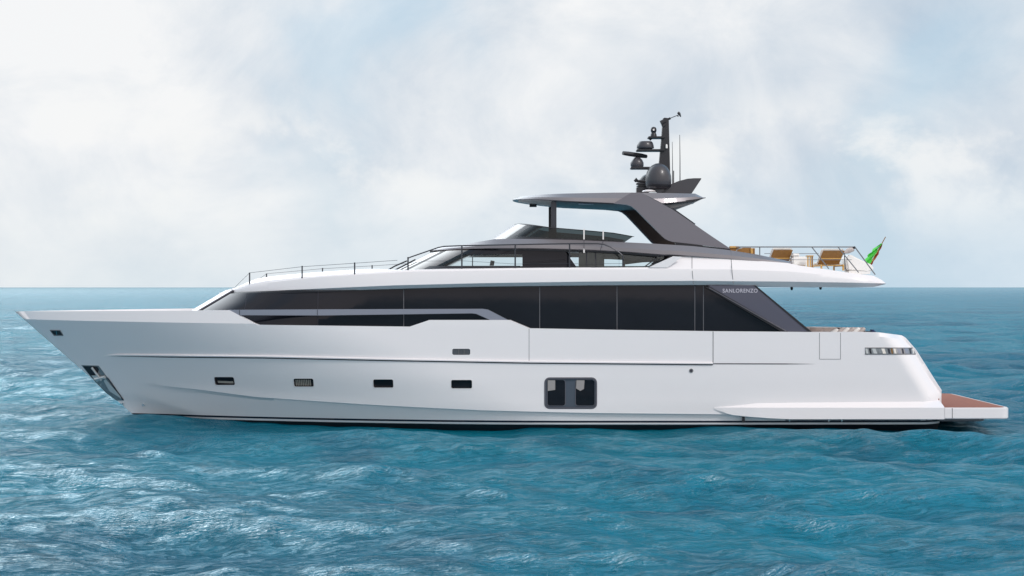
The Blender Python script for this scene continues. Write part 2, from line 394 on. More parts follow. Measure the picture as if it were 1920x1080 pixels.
def band(name, z0, z1, m, n=2, off=0.):
    mb = MB(); ls = [(lambda x, t=t: z0*(1-t)+z1*t) for t in frange(0, 1, n)]
    r = hull_rows(ls, off); mb.grid(r); mb.grid([[(x, -y, z) for x, y, z in q] for q in r])
    mb.grid([[(XE, -bh(XE, z0), z0), (XE, bh(XE, z0), z0)], [(XE, -bh(XE, z1), z1), (XE, bh(XE, z1), z1)]])
    return mb.build(name, m, Y, smooth=20)
band('boot_stripe', .1195, .045, 'navy')
band('waterline_stripe', .045, -.03, 'white')
band('underwater_hull', -.03, -1.2, 'antifoul', 5)

# ---- decks
def deck(name, x0, x1, zf, m, inset=.14, n=40):
    mb = MB(); rows = []
    for x in frange(x0, x1, n):
        z = zf(x); b = max(.01, bh(x, z)-inset); rows.append([(x, b*(-1+k/4), z) for k in range(9)])
    mb.grid(rows); return mb.build(name, m, Y)
deck('foredeck', -18.2, -8, lambda x: ZT0(x)-.55, 'white')
deck('main_deck', -8, 13.4, lambda x: 2.75, 'teak')

# ---- rub rail
mb = MB(); rows = []
pxs = frange(195, 1337, 90)
def railrows(pxs, h, proud, mbx, pyf):
    rows = []
    for px in pxs:
        e = min(1, (px-pxs[0])/25); py = pyf(px)
        top = solve(px, py-h*e, bh, .0); mid = solve(px, py-h*e*.55, bh, proud*e); mid2 = solve(px, py+h*.2*e, bh, proud*e); bot = solve(px, py+h*.3*e, bh, -.01)
        rows.append([top, mid, mid2, bot])
    mbx.grid(rows)
pr = lin([(195, 666.5), (500, 669.5), (740, 674.5), (990, 679), (1337, 682), (1530, 682.5)])
railrows(pxs, 2.6, .07, mb, pr); mb.build('rub_rail', 'white2', Y)
mb = MB(); mb.grid([[solve(px, pr(px)+1.0, bh, .006), solve(px, pr(px)+1.0+1.9*min(1, (px-195)/120), bh, .006)] for px in pxs]); mb.build('rub_rail_groove', 'seam', Y)
mb = MB(); mb.grid([[solve(px, pr(px)-.9*min(1, (1531-px)/60), bh, .006), solve(px, pr(px)+.9*min(1, (1531-px)/60), bh, .006)] for px in frange(1337, 1531, 30)]); mb.build('rub_rail_groove', 'seam', Y)

# ---- panel gaps on the hull
def gap(pts, w=.9, m='seamlite', fn=bh, name='panel_gap', off=.004, par=None):
    mb = MB()
    for (x0, y0), (x1, y1) in zip(pts, pts[1:]):
        L = math.hypot(x1-x0, y1-y0); nx, ny = -(y1-y0)/L*w/2, (x1-x0)/L*w/2; n = max(2, int(L/8)); r = []
        for t in frange(0, 1, n):
            a, b = x0+(x1-x0)*t, y0+(y1-y0)*t; r.append([solve(a+nx, b+ny, fn, off), solve(a-nx, b-ny, fn, off)])
        mb.grid(r)
    return mb.build(name, m, par or Y)
gap([(992, 616), (992, 678)], .9); gap([(1337, 621.5), (1337, 681)], 1.2, 'seam')
gap([(1536.5, 624), (1536.5, 673.5), (1576, 673.5), (1576, 624)], .9)

# ---- portholes and hull windows
def hullplate(pts, off, m, name, par, fn=bh):
    mb = MB(); mb.prism(on_hull(pts, off, fn), (0, .03, 0)); return mb.build(name, m, par, smooth=0)
def plate_obj(name, pts_px, off, m, par=None, th=.03):
    mb = MB(); mb.prism([(x, y, z) for x, y, z in on_hull(pts_px, off)], (0, th, 0)); return mb.build(name, m, par or Y, smooth=0)
for i, (a, b, c_, d, sk) in enumerate(PORT):
    w = plate_obj('porthole', rrect(a-3, b-3, c_+3, d+3, 3, sk), -.11, 'glass')
    # slim bright rim round the opening
    mb = MB(); o_ = on_hull(rrect(a-1.2, b-1.0, c_+1.2, d+1.4, 4, sk), .006); i_ = on_hull(rrect(a, b, c_, d, 3, sk), .006)
    i2 = [(x, y+.10, z) for x, y, z in i_]; mb.grid([o_, i_, i2], closed=True); mb.build('rim', 'white2', w)
    if i == 1:
        mb = MB()
        for k in range(9):
            p0 = solve(555+k*3.3, 712, bh, -.10); p1 = solve(556+k*3.3, 722.5, bh, -.10); mb.tube([p0, p1], .024, 6)
        mb.build('curtain', 'curtain', w)
    if i == 0: plate_obj('blind', [(408, 714), (437, 715), (438, 719), (409, 718)], -.100, 'curtain', w, .01)
w = plate_obj('hull_window', rrect(1021.5, 708.5, 1118.5, 766, 9), -.055, 'gunmetal', th=.05)
mb = MB(); o_ = on_hull(rrect(1020.5, 707.5, 1119.5, 767, 10), .008); i_ = on_hull(rrect(1023.5, 710.5, 1116.5, 764, 8), .008)
mb.grid([o_, i_, [(x, y+.06, z) for x, y, z in i_]], closed=True); mb.build('window_frame', 'grey', w)
for q in ([(1027, 713), (1041, 713), (1041, 731), (1027, 733)], [(1081, 713), (1096, 713), (1095, 729), (1088, 733), (1080, 728)]): plate_obj('curtain', q, -.018, 'under', w, .004)
for a, c_ in ((1026, 1060), (1079, 1115)):
    mb = MB(); mb.prism(on_hull(rrect(a, 712, c_, 761, 5), -.048), (0, .02, 0)); pn = mb.build('pane', 'glass', w, smooth=0)
    mb = MB(); o_ = on_hull(rrect(a-.8, 711.2, c_+.8, 761.8, 5.5), -.040); i_ = on_hull(rrect(a+.6, 712.6, c_-.6, 760.4, 4.5), -.040)
    mb.grid([o_, i_, [(x, y+.02, z) for x, y, z in i_]], closed=True); mb.build('pane_trim', 'steel' if 0 else 'grey', w)
w = plate_obj('air_vent', rrect(846, 652, 883.5, 667.5, 3), -.05, 'gunmetal')
mb = MB()
for k in range(6): q0 = solve(849.5, 655.6+k*1.8, bh, -.03); q1 = solve(880, 655.6+k*1.8, bh, -.03); mb.tube([q0, q1], .006, 6)
for px in (860, 870): mb.tube([solve(px, 654.5, bh, -.025), solve(px, 665, bh, -.025)], .012, 6)
mb.build('vent_louvre', 'steel', w)
def disc(px, py, r, name, m, depth=.03, fn=bh):
    c0 = Vector(solve(px, py, fn, -.01)); mb = MB(); mb.tube([c0, c0+Vector((0, -depth, 0))], r, 16); o = mb.build(name, m, Y); return o
disc(1296, 695, .075, 'drain_fitting', 'steel')
mb = MB(); c0 = Vector(solve(1296, 695, bh, .024)); mb.tube([c0, c0+Vector((0, -.004, 0))], .048, 14); mb.build('drain_hole', 'seam', Y)
for q in ((230.5, 757), (269, 759)): disc(q[0], q[1], .045, 'through_hull_fitting', 'chrome', .07)
for q in ((1484, 0), (1578, 0), (1550, 0)): pass
# hawse hole in the bow
w = plate_obj('hawse_hole', [(95, 620), (112, 620.5), (117, 628), (102, 628)], .008, 'black')
mb = MB(); pts = on_hull([(94, 619.3), (112.5, 619.6), (118, 628.8), (101.5, 629)], .02); mb.tube(pts+[pts[0]], .018, 6); mb.build('rim', 'steel', w)
mb = MB(); mb.tube([solve(105.5, 620, bh, .02), solve(107, 628, bh, .02)], .022, 6); mb.build('fairlead_roller', 'chrome', w)
# anchor pocket: polished plate round a dark recess with the anchor in it
A = plate_obj('anchor_pocket', [(152, 684.5), (184.5, 685.5), (200, 706), (217, 731), (232.5, 751), (218, 751), (199, 737), (184, 722), (168, 704)], .012, 'platesteel')
plate_obj('pocket_recess', [(155, 686.5), (182, 687.5), (201, 713), (187, 717), (181, 719), (169, 704)], .022, 'black', A, .01)
mb = MB()
mb.tube([solve(172, 689, bh, .08), solve(190, 713, bh, .09)], .045, 8)
mb.tube([solve(178, 711, bh, .08), solve(197, 707, bh, .08)], .06, 8)
mb.prism(on_hull([(171, 704), (184, 704), (188, 712), (181, 717)], .085), (0, .03, 0))
mb.build('anchor', 'satin', A, smooth=40)
plate_obj('splash_plate', [(187, 722), (198, 710), (224, 741), (228, 748)], .05, 'satin', A, .008)
plate_obj('pocket_edge', [(200, 707), (203, 709), (232, 750), (229, 750)], .03, 'seam', A, .01)
# mooring slot at the stern quarter
mb = MB(); mb.grid([[solve(px+t*.65*(px-1622)/88*10, 652.5+11.5*t, bh, .012) for t in (0, .5, 1)] for px in frange(1622, 1711, 24)]); w = mb.build('stern_fairlead', 'platesteel', Y, smooth=60)
for yy in (652.3, 664.2): gap([(1621.5, yy), (1712 if yy < 660 else 1717, yy)], 1.0, 'seam', bh, 'fairlead_edge', .02, w)
for px, k, mm in ((1625.5, 3, 'satin'), (1632, 2.6, 'black'), (1640, 5, 'satin'), (1649, 2.4, 'platesteel'), (1657, 4.5, 'ceil'), (1667, 3, 'seam'), (1672.5, 2.4, 'wood'), (1678, 3, 'ceil'), (1686, 4, 'grey2'), (1693, 2.6, 'navy'), (1699.5, 4, 'grey2'), (1707, 2.6, 'black'), (1712, 1.6, 'satin')):
    plate_obj('fairlead_divider', [(px-k, 653.6), (px+k*.3, 653.6), (px+k, 663), (px-k*.3, 663)], .02, mm, w, .01)

# ---- grey bulwark handrail strip between the two bulwark ends
tp = lin([(427, 581), (600, 580), (905, 579), (915, 580.5), (953, 600)]); bt = lin([(427, 581.2), (447, 591), (600, 591.5), (885, 587.5), (893, 588.5), (919, 600), (953, 600.5)])
def b0s(x, z): return b0(x, min(z, 3.9))
mb = MB(); mb.shell([[solve(px, tp(px)*(1-t)+bt(px)*t, b0s, -.02) for t in (0, 1)] for px in sorted(set(frange(427, 953, 40)+[447, 905, 915, 885, 893, 919]))], (0, .12, 0))
w = mb.build('bulwark_rail', 'grey2', Y, smooth=10)
for px in (449, 595): gap([(px, tp(px)+.5), (px, bt(px)-.5)], 1, 'black', b0s, 'rail_joint', -.014, w)

# ---- main deckhouse with its band of dark glass
LH = 5.5
def xfh(z): return -12.30+(z-4.07)*1.70
def bhs(x, z, B=3.66):
    u = (x-xfh(z))/LH
    if u <= 0: return 0.
    u = min(1, u); return B*(1-(1-u)**2)**.5
# upper deck outline (needed for the roof line of the house)
def bu(x, z=0):
    u = (x+11.26)/7.0
    if u <= 0: return 0.
    b = 3.95*(1-(1-min(1, u))**2)**.6
    if x > 12.2: b -= .35*((x-12.2)/1.3)**2
    return b
def prof(pts, bf):
    q = [solve(a, b, lambda x, z: bf(x)) for a, b in pts]; return lin([(p[0], p[2]) for p in q])
UB = prof([(412, 551), (435, 551.5), (480, 550), (600, 546), (740, 541.5), (900, 537.5), (1100, 535), (1365, 534), (1440, 537), (1480, 538), (1600, 539), (1640, 538), (1661, 533)], bu)
UV = prof([(412, 549.5), (435, 548), (480, 546.5), (600, 541), (740, 535), (900, 531), (1100, 528), (1300, 526.5), (1480, 528), (1600, 530), (1661, 531.5)], bu)
UT = prof([(412, 549), (425, 544), (438, 539.5), (468, 532), (500, 526), (567, 519.5), (600, 517), (665, 512.5), (765, 506.5), (830, 504.5), (1000, 502.5), (1237, 501), (1268, 480.5), (1300, 480), (1370, 485), (1480, 493), (1500, 497.5), (1610, 513.5), (1640, 517), (1655, 525), (1661, 530.5)], bu)
UC = prof([(412, 549), (425, 544.3), (468, 532.5), (600, 518), (765, 508), (1000, 504), (1237, 503), (1365, 503.5), (1480, 507.5), (1625, 521), (1661, 531)], bu)
# dark inner shell
mb = MB(); rows = []
for th in frange(0, 90, 14): rows.append(('f', th))
def hsec(z, th): x = xfh(z)+LH*(1-math.cos(R(th))); return x, bhs(x, z)-.07
zs = [3.1, 3.4, 4.0, 4.5, None]
def hring(z):
    pts = []
    for th in frange(2, 90, 16):
        x, b = hsec(z if z else 4.9, th); zz = z if z else UB(x)+.06; x, b = hsec(zz, th) ; pts.append((x, max(b, .02), zz))
    for x in frange(-5.5, 7.0, 8)[1:]: zz = z if z else UB(x)+.06; pts.append((x, bhs(x, zz)-.07, zz))
    for t in (1,):
        zz = z if z else UB(7.3)+.06; pts.append((7.0+(5.02-zz)*1.2+.1, 3.59, zz))
    pts = [(x, max(.01, min(b, bh(x, z)-.22 if z < 4 else 9)), z) for x, b, z in pts]
    return [(x, -b, z) for x, b, z in pts]+[(x, b, z) for x, b, z in pts[::-1]]
mb.grid([hring(z) for z in zs], closed=True); mb.build('deckhouse_wall', 'black', Y)
def pane(xa, xb, za, zb, name, m, B=3.66, n=14, bf=None, par=None, th=.03, nz=5):
    bf0 = bf or bhs; bf = lambda x, z: min(bf0(x, z), bh(x, z)-.02 if z < 3.3 else 9); mb = MB(); rows = []
    for k in range(n+1):
        r = []
        for j in range(nz+1):
            t = k/n; s = j/nz
            z0 = za; xm = xa(za)*(1-t)+xb(za)*t; z1 = zb(xm) if callable(zb) else zb
            z = z0+(z1-z0)*s; x = xa(z)*(1-t)+xb(z)*t; z1 = zb(x) if callable(zb) else zb; z = z0+(z1-z0)*s
            x = xa(z)*(1-t)+xb(z)*t; r.append((x, -bf(x, z), z))
        rows.append(r)
    mb.shell(rows, (0, th, 0)); return mb.build(name, m, par or Y, smooth=20)
def xat(px, b=3.66): x = (px-960)*(64-b)/F; return lambda z: x
dg0 = wp(1322, 535, 3.66); dg1 = wp(1487, 623, 3.66)
def diag(z): return dg0[0]+(dg0[2]-z)/(dg0[2]-dg1[2])*(dg1[0]-dg0[0])
zbp = lambda x: UB(x)+.02
seams = [453, 596, 757, 1012, 1157, 1303, 1319]
fr0 = lambda z: xfh(z)+.10*LH
prev = fr0
for i, px in enumerate(seams+[None]):
    nx = xat(px-.7) if px else diag
    pane(prev, nx, 3.05, zbp, 'window', 'glass', n=24 if i == 0 else 10)
    if px: prev = xat(px+.7)
for px in seams:
    pane(xat(px-.7), xat(px+.7), 3.05, zbp, 'window_seam', 'seam' if px < 700 else 'seamlite', n=1, bf=lambda x, z: bhs(x, z)-.012)
# windscreen: wraps round the front, its sky reflection painted as white
mb = MB(); rows = []
for j in range(5):
    z = 3.4+(4.86-3.4)*j/4; r = []
    for k in range(-12, 13):
        u = .097*(abs(k)/12)**2; x = xfh(z)+u*LH; b = bhs(x, z); r.append((x, math.copysign(b, k), z))
    rows.append(r)
mb.shell(rows, (.04, 0, 0)); mb.build('windscreen', 'white2', Y)
for s in (-1, 1):
    mb = MB(); mb.tube([(xfh(z)+.10*LH, s*(bhs(xfh(z)+.10*LH, z)+.01), z) for z in frange(3.4, 4.84, 6)], .05, 8)
    mb.build('windscreen_frame', 'grey', Y)
# shade line under the roof: a black strip, built further down
# ---- aft wing with lettering
def bw(x, z): return 3.84
FW = [(1326, 535), (1417, 535), (1522.5, 622.5), (1476, 622)]
mb = MB(); mb.prism([(x, -y, z) for x, y, z in [solve(a, b, bw) for a, b in FW]], (0, -.30, 0)); mb.build('aft_wing', 'grey4', Y, smooth=0, bevel=.02)
mb = MB(); mb.prism([solve(a, b, bw) for a, b in FW], (0, .30, 0)); w = mb.build('aft_wing', 'grey4', Y, smooth=0, bevel=.02)
mb = MB(); mb.prism([solve(a, b, bw, .012) for a, b in [(1413, 535.2), (1417, 535.2), (1522, 622), (1515, 622)]], (0, .02, 0)); mb.build('wing_edge', 'black', w, smooth=0)
mb = MB(); mb.prism([solve(a, b, bw, .006) for a, b in [(1322, 538), (1331, 538), (1478, 622), (1466, 622)]], (0, .12, 0)); mb.build('wing_trim', 'black', w, smooth=0)
mb = MB(); mb.tube([solve(1329.5, 540, bw, .01), solve(1474, 621, bw, .01)], .02, 6); mb.build('wing_trim', 'grey', w)
fc = bpy.data.curves.new('t', 'FONT'); fc.body = 'SANLORENZO'; fc.size = .19; fc.extrude = .004; fc.offset = .0035; fc.space_character = 1.12
fo = bpy.data.objects.new('t', fc); COL.objects.link(fo); bpy.context.view_layer.update()
fme = bpy.data.meshes.new_from_object(fo.evaluated_get(bpy.context.evaluated_depsgraph_get())); bpy.data.objects.remove(fo)
vs = [v.co for v in fme.vertices]; x0, x1 = min(v.x for v in vs), max(v.x for v in vs); z0, z1 = min(v.y for v in vs), max(v.y for v in vs)
pA = solve(1355, 548.8, bw, .008); pB = solve(1421.5-1, 541.3, bw, .008)
for v in fme.vertices:
    c = v.co.copy(); v.co = (pA[0]+(c.x-x0)/(x1-x0)*(pB[0]-pA[0]), pA[1]-c.z, pA[2]+(c.y-z0)/(z1-z0)*(pB[2]-pA[2]))
fme.materials.clear(); fme.materials.append(M['letter'])
lo = bpy.data.objects.new('lettering', fme); COL.objects.link(lo); lo.parent = w

# ---- generic symmetric loft
def sym(sections, name, m, par=None, smooth=20, cap=True, mb=None):
    mb = mb or MB(); rows = []
    for sec in sections:       # sec = [(x,b,z)...] from bottom centre round the near edge to top centre
        near_ = [(x, -b, z) for x, b, z in sec]; far_ = [(x, b, z) for x, b, z in sec[::-1]]
        rows.append(near_+far_)
    mb.grid(rows, closed=True)
    if cap:
        for r in (rows[0], rows[-1]): mb.add(r, [tuple(range(len(r)))])
    return mb.build(name, m, par or Y, smooth=smooth)
# ---- upper deck: white band with rear wing
xs_u = [-11.255+(7)*(t**2.2) for t in frange(0, 1, 34)]+[x for x in frange(-4.2, 13.0, 90)]+frange(13.02, 13.49, 10)
xtip = solve(1661, 532, lambda x, z: bu(x))[0]
kk = [solve(a, b, lambda x, z: bu(x))[0] for a, b in ((1237, 501), (1268, 480.5), (1300, 480), (1480, 493), (1500, 497.5), (1640, 517), (1655, 525))]
xs_u = sorted(set([x for x in xs_u if x < xtip]+kk+[xtip]))
secs = []
for x in xs_u:
    b = bu(x); zb, zv, zt, zc = UB(x), UV(x), UT(x), UC(x)
    zc = min(zc, zt); e = min(1, b/1.2); zv = min(zv, zc)
    lean = (zt-zc)*.75+.03; inner = .16 if zt > 5.75 else .05
    zd = min(zt, 5.56) if x > 3 else zt
    tr = sstep(-10.6, -9.5, x)*(1-sstep(-5.5, -3.5, x))
    secs.append([(x, 0, zb+.02), (x, max(0, b-.16*e), zb), (x, b, zv), (x, max(0, b-.015*e), (zv+zc)/2), (x, max(0, b-.05*e), zc-.03*e), (x, max(0, b-(.05+lean)*e), zt),
                 (x, max(0, b-(.05+lean+inner)*e), zt), (x, max(0, b-(.10+lean+inner+.2*tr)*e), zd+.05*tr), (x, max(0, b-(.6+lean+inner)*e), zd+.13*tr+.02*e), (x, 0, zd+.16*tr+.03*e)])
sym(secs, 'upper_deck', 'white2', smooth=22)
def bub(x, z):                       # its outer surface as a function of height, for the gaps
    b = bu(x); zt, zc = UT(x), UC(x); 
    if z > zc: return b-.05-(.03+(z-zc)*.75)*1.0
    return b-.015
gap([(1297.5, 482), (1297.5, 503), (1300, 533)], 1.1, 'seamlite', bub, 'panel_gap', .012)
gap([(1371, 486), (1372, 504), (1375, 533)], 1.1, 'seamlite', bub, 'panel_gap', .012)
# grey quarter facet at the start of the wing
mb = MB(); mb.prism([solve(a, b, lambda x, z: bu(x)-.05) for a, b in [(1216, 501.5), (1232, 494), (1262, 480.5), (1279, 481.5), (1252, 501.8)]], (0, .06, 0)); mb.build('wing_facet', 'white', Y, smooth=0)
for px, py in ((1484.5, 539), (1538.5, 538)):
    p0 = Vector(wp(px, py-1.5, 2.9)); mb = MB(); mb.lathe(p0, [(.0, 0), (.05, 0), (.05, -.08), (.03, -.13), (0, -.13)], 12); mb.build('deck_light', 'blackplastic', Y)
# shade above the glass, put in as a black strip
for s in (-1, 1):
    mb = MB(); mb.grid([[(x, s*(bhs(x, 4.8)+.05 if x < -5 else s and 3.71), UB(x)+.012), (x, s*((bhs(x, 4.8)+.05) if x < -5 else 3.71), UB(x)-.03)] for x in frange(-10.5, 7.2, 50)])
    mb.build('roof_shade_strip', 'black', Y)

# ---- wheelhouse
LW = 3.2
def xfw(z): return -4.50+(z-5.61)*2.0
def bwh(x, z):
    u = (x-xfw(z))/LW
    return 0. if u <= 0 else 2.72*(1-(1-min(1, u))**2)**.5
ztw = 6.44
def band_w(a0, a1, za, zb, m, name, side=(-1, 1), th=.03, off=0., par=None):
    for s in side:
        mb = MB(); rows = []
        for j in range(5):
            z = za+(zb-za)*j/4; r = []
            for k in range(21):
                a = a0+(a1-a0)*k/20; x = xfw(z)+LW*(1-math.cos(R(a))) if a <= 90 else xfw(z)+LW+(a-90)*.1
                b = bwh(x, z)+off; r.append((x, s*b, z))
            rows.append(r)
        mb.shell(rows, (.03, 0 if a0 < 30 else -s*th, 0)); o = mb.build(name, m, par or Y, smooth=20)
        if s < 0: first = o
    return first if -1 in side else o
band_w(0, 30, 5.45, ztw, 'bronze', 'wheelhouse_windscreen')
band_w(30, 36, 5.45, ztw, 'brown', 'windscreen_pillar')
def sidepoly(pts, b, th, m, name, par=None):
    mb = MB(); mb.prism([wp(a, c, b) for a, c in pts], (0, th, 0)); return mb.build(name, m, par or Y, smooth=0)
BW = 2.72
# front quarter pane (curved), then side panes
band_w(36, 56, 5.45, ztw, 'bronze', 'quarter_window', side=(-1, 1))
wg = band_w(56, 103, 5.45, ztw, 'clear', 'wheelhouse_window', side=(-1,))
band_w(56, 103, 6.17, ztw, 'glass', 'window_header', side=(-1,), off=.012, par=wg)
band_w(50, 103, 5.45, 5.75, 'black', 'window_sill', side=(-1,), off=.012, par=wg)
sidepoly([(979.5, 466), (1056, 466), (1085, 506), (979.5, 506)], BW+.006, .03, 'glass', 'solid_panel')
mb = MB(); mb.tube([wp(980, 494.5, BW+.02), wp(1062, 487, BW+.02)], .022, 6); mb.build('panel_rail', 'black', Y)
w2 = sidepoly([(1063, 470), (1245, 478), (1240, 506), (1086, 506)], BW-.03, .02, 'clear', 'saloon_window')
for px in (1100, 1117): sidepoly([(px-.8, 470), (px+.8, 470), (px+.8, 506), (px-.8, 506)], BW-.01, .03, 'seam', 'mullion', w2)
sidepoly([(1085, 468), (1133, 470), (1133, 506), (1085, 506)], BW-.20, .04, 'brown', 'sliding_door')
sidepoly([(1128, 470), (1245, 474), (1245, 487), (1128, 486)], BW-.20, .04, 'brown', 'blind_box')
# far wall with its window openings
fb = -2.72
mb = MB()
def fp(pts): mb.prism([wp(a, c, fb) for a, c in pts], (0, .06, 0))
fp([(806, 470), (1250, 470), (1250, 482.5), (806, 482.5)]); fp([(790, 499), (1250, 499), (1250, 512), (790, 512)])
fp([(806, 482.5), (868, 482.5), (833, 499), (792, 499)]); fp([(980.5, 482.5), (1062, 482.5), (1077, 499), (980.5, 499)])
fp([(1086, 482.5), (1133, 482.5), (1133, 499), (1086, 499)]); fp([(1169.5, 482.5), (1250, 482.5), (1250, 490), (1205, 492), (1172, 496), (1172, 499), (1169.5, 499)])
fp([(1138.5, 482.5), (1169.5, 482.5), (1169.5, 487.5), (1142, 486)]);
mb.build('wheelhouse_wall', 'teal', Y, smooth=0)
for px in (858, 876, 1082): 
    mb = MB(); mb.tube([wp(px+10, 482, fb+.1), wp(px+10, 499, fb+.1)], .02, 6); mb.build('far_mullion', 'seam', Y) if px != 858 else None
sidepoly([(920, 488), (927.5, 489.5), (926, 498), (918, 498)], -.6, .10, 'blackplastic', 'helm_screen')
mb = MB(); q0 = wp(840, 499.5, 0); q1 = wp(980, 497.5, 0); mb.box((q0[0], -.8, 5.2), (q1[0], .6, 5.72)); mb.build('helm_console', 'black', Y)
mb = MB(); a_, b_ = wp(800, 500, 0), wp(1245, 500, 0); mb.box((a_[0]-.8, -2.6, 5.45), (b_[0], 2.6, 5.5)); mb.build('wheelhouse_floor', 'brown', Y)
mb = MB(); q = wp(1212, 0, 2.7); mb.tube([wp(1207, 501.5, 2.75), wp(1232, 483, 2.75)], .022, 6); mb.tube([wp(1216, 501.5, 2.75), wp(1237, 486, 2.75)], .03, 6)
mb.build('stair_rail', 'steel', Y)
mb = MB(); mb.tube([wp(1222, 495, 3.3), wp(1228, 491.5, 3.3), wp(1237, 491.5, 3.3)], .035, 8); mb.build('grab_handle', 'black', Y)
# wipers
for P in ([(727, 506.5), (740, 499), (763, 489)], [(740, 506.5), (752, 500.5), (779, 486.5)]):
    mb = MB(); mb.tube([wp(a, b, .9 if P[0][0] > 735 else .4) for a, b in P], .028, 6); mb.build('wiper', 'black', Y)

# ---- grey flybridge coaming
def brf(x, z=0):
    u = (x+3.16)/4.2
    if u <= 0: return 0.
    return 3.02*(1-(1-min(1, u))**2)**.55+.62*sstep(2.2, 6.0, x)
RB = prof([(807, 470), (830, 469.5), (870, 467.5), (1000, 467), (1110, 470), (1180, 474), (1245, 479.5), (1262, 479), (1300, 482), (1380, 488), (1478, 496)], brf)
RT = prof([(807, 469), (815, 465.5), (830, 462.5), (870, 458), (900, 452.5), (930, 447.5), (1000, 447.5), (1080, 449.5), (1210, 455.5), (1300, 461), (1365, 468), (1420, 476.5), (1484, 490)], brf)
x1370 = solve(1372, 470, lambda x, z: brf(x))[0]; x1482 = solve(1483, 490, lambda x, z: brf(x))[0]
secs = []
for x in [-3.158+4.2*(t**2.2) for t in frange(0, 1, 24)]+frange(1.2, x1370, 30):
    b = brf(x); e = min(1, b/1.0); zb, zt = RB(x), RT(x); h = zt-zb
    secs.append([(x, 0, zb+.01), (x, max(0, b-.14*e), zb), (x, b, zb+.10*h), (x, max(0, b-.03*e), zb+.45*h), (x, max(0, b-.30*e), zt), (x, max(0, b-.5*e), zt-.02*e), (x, 0, zt-.01)])
sym(secs, 'flybridge_coaming', 'grey3', smooth=16)
for s in (-1, 1):
    mb = MB(); rows = []
    for x in frange(x1370, x1482, 20):
        b = brf(x); zb, zt = RB(x), RT(x); h = zt-zb; zt = min(zt, zb+max(h, .05))
        rows.append([(x, s*(b-.14), zb), (x, s*b, zb+.10*h), (x, s*(b-.03), zb+.45*h), (x, s*(b-.28), zt), (x, s*(b-.42), zt), (x, s*(b-.42), zb)])
    mb.grid(rows, closed=True); mb.add(rows[-1], [tuple(range(6))])
    if s < 0: mb.tube([(x1482-.15, s*(b-.2), RB(x1482)+.06), (x1482+.08, s*(b-.2), RB(x1482)+.06)], .055, 8)
    mb.build('coaming_tail', 'grey3', Y, smooth=16)
gap([(1095, 450), (1095, 468)], .9, 'seam', lambda x, z: brf(x), 'panel_gap', .0)
gap([(1131, 452), (1125, 471)], .9, 'seam', lambda x, z: brf(x), 'panel_gap', .0)
mb = MB(); mb.grid([[(x, -(brf(x)-.12), RB(x)+.01), (x, -(brf(x)-.12), RB(x)-.055)] for x in frange(-1.2, 5.4, 30)]); mb.build('coaming_gasket', 'black', Y)

# ---- flybridge windscreen
LF = 2.3
def xff(z): return -.74+(z-6.84)*1.50
def bf_(x, z):
    u = (x-xff(z))/LF
    return 0. if u <= 0 else 2.42*(1-(1-min(1, u))**2)**.5
FT = lin([(-1, 7.40), (.25, 7.38)]+[(wp(a, b, 2.42)[0], wp(a, b, 2.42)[2]) for a, b in ((1030, 426), (1095, 431.5), (1150, 436.5), (1206, 447))])
def fly_band(a0, a1, t0, t1, m, name, sides=(-1, 1), off=0., th=.03):
    for s in sides:
        mb = MB(); rows = []
        for j in range(5):
            r = []
            for k in range(25):
                a = a0+(a1-a0)*k/24
                z = 7.1
                for _ in range(6):
                    x = xff(z)+LF*(1-math.cos(R(min(a, 90))))+max(0, a-90)*.1
                    zz0 = 6.72-.036*max(0, x-.6); zz1 = FT(x); z = zz0+(zz1-zz0)*(t0+(t1-t0)*j/4)
                r.append((x, s*(bf_(x, z)+off), z))
            rows.append(r)
        mb.shell(rows, (th if a0 < 30 else 0, -s*th if a0 >= 30 else 0, 0)); mb.build(name, m, Y, smooth=20)
AE = 90+(wp(1207, 440, 2.42)[0]-(xff(7.1)+LF))/.1
fly_band(0, 24, .0, .97, 'bright', 'flybridge_windscreen')
fly_band(24, 42, .0, .97, 'bronze', 'flybridge_windscreen')
fly_band(42, 50, 0, .97, 'black', 'windscreen_pillar')
fly_band(50, AE, .10, .97, 'tint', 'side_screen')
fly_band(0, AE, .94, 1.0, 'black', 'screen_rail', off=.012, th=.05)
fly_band(42, AE, 0, .20, 'black', 'screen_base', off=.012, th=.05)
for px in (1095, 1131):
    mb = MB(); p0 = wp(px, 0, 2.46); mb.box((p0[0]-.025, -2.47, wp(px, 449, 2.46)[2]), (p0[0]+.025, -2.43, wp(px, 429 if px < 1100 else 432, 2.46)[2])); mb.build('screen_post', 'chrome', Y)
mb = MB(); p0 = wp(1095, 0, 3.0); mb.box((p0[0]-.03, -3.04, wp(0, 474, 3)[2]), (p0[0]+.03, -3.0, wp(0, 466, 3)[2])); mb.build('coaming_clip', 'chrome', Y)
# flybridge floor furniture seen dark through the screens

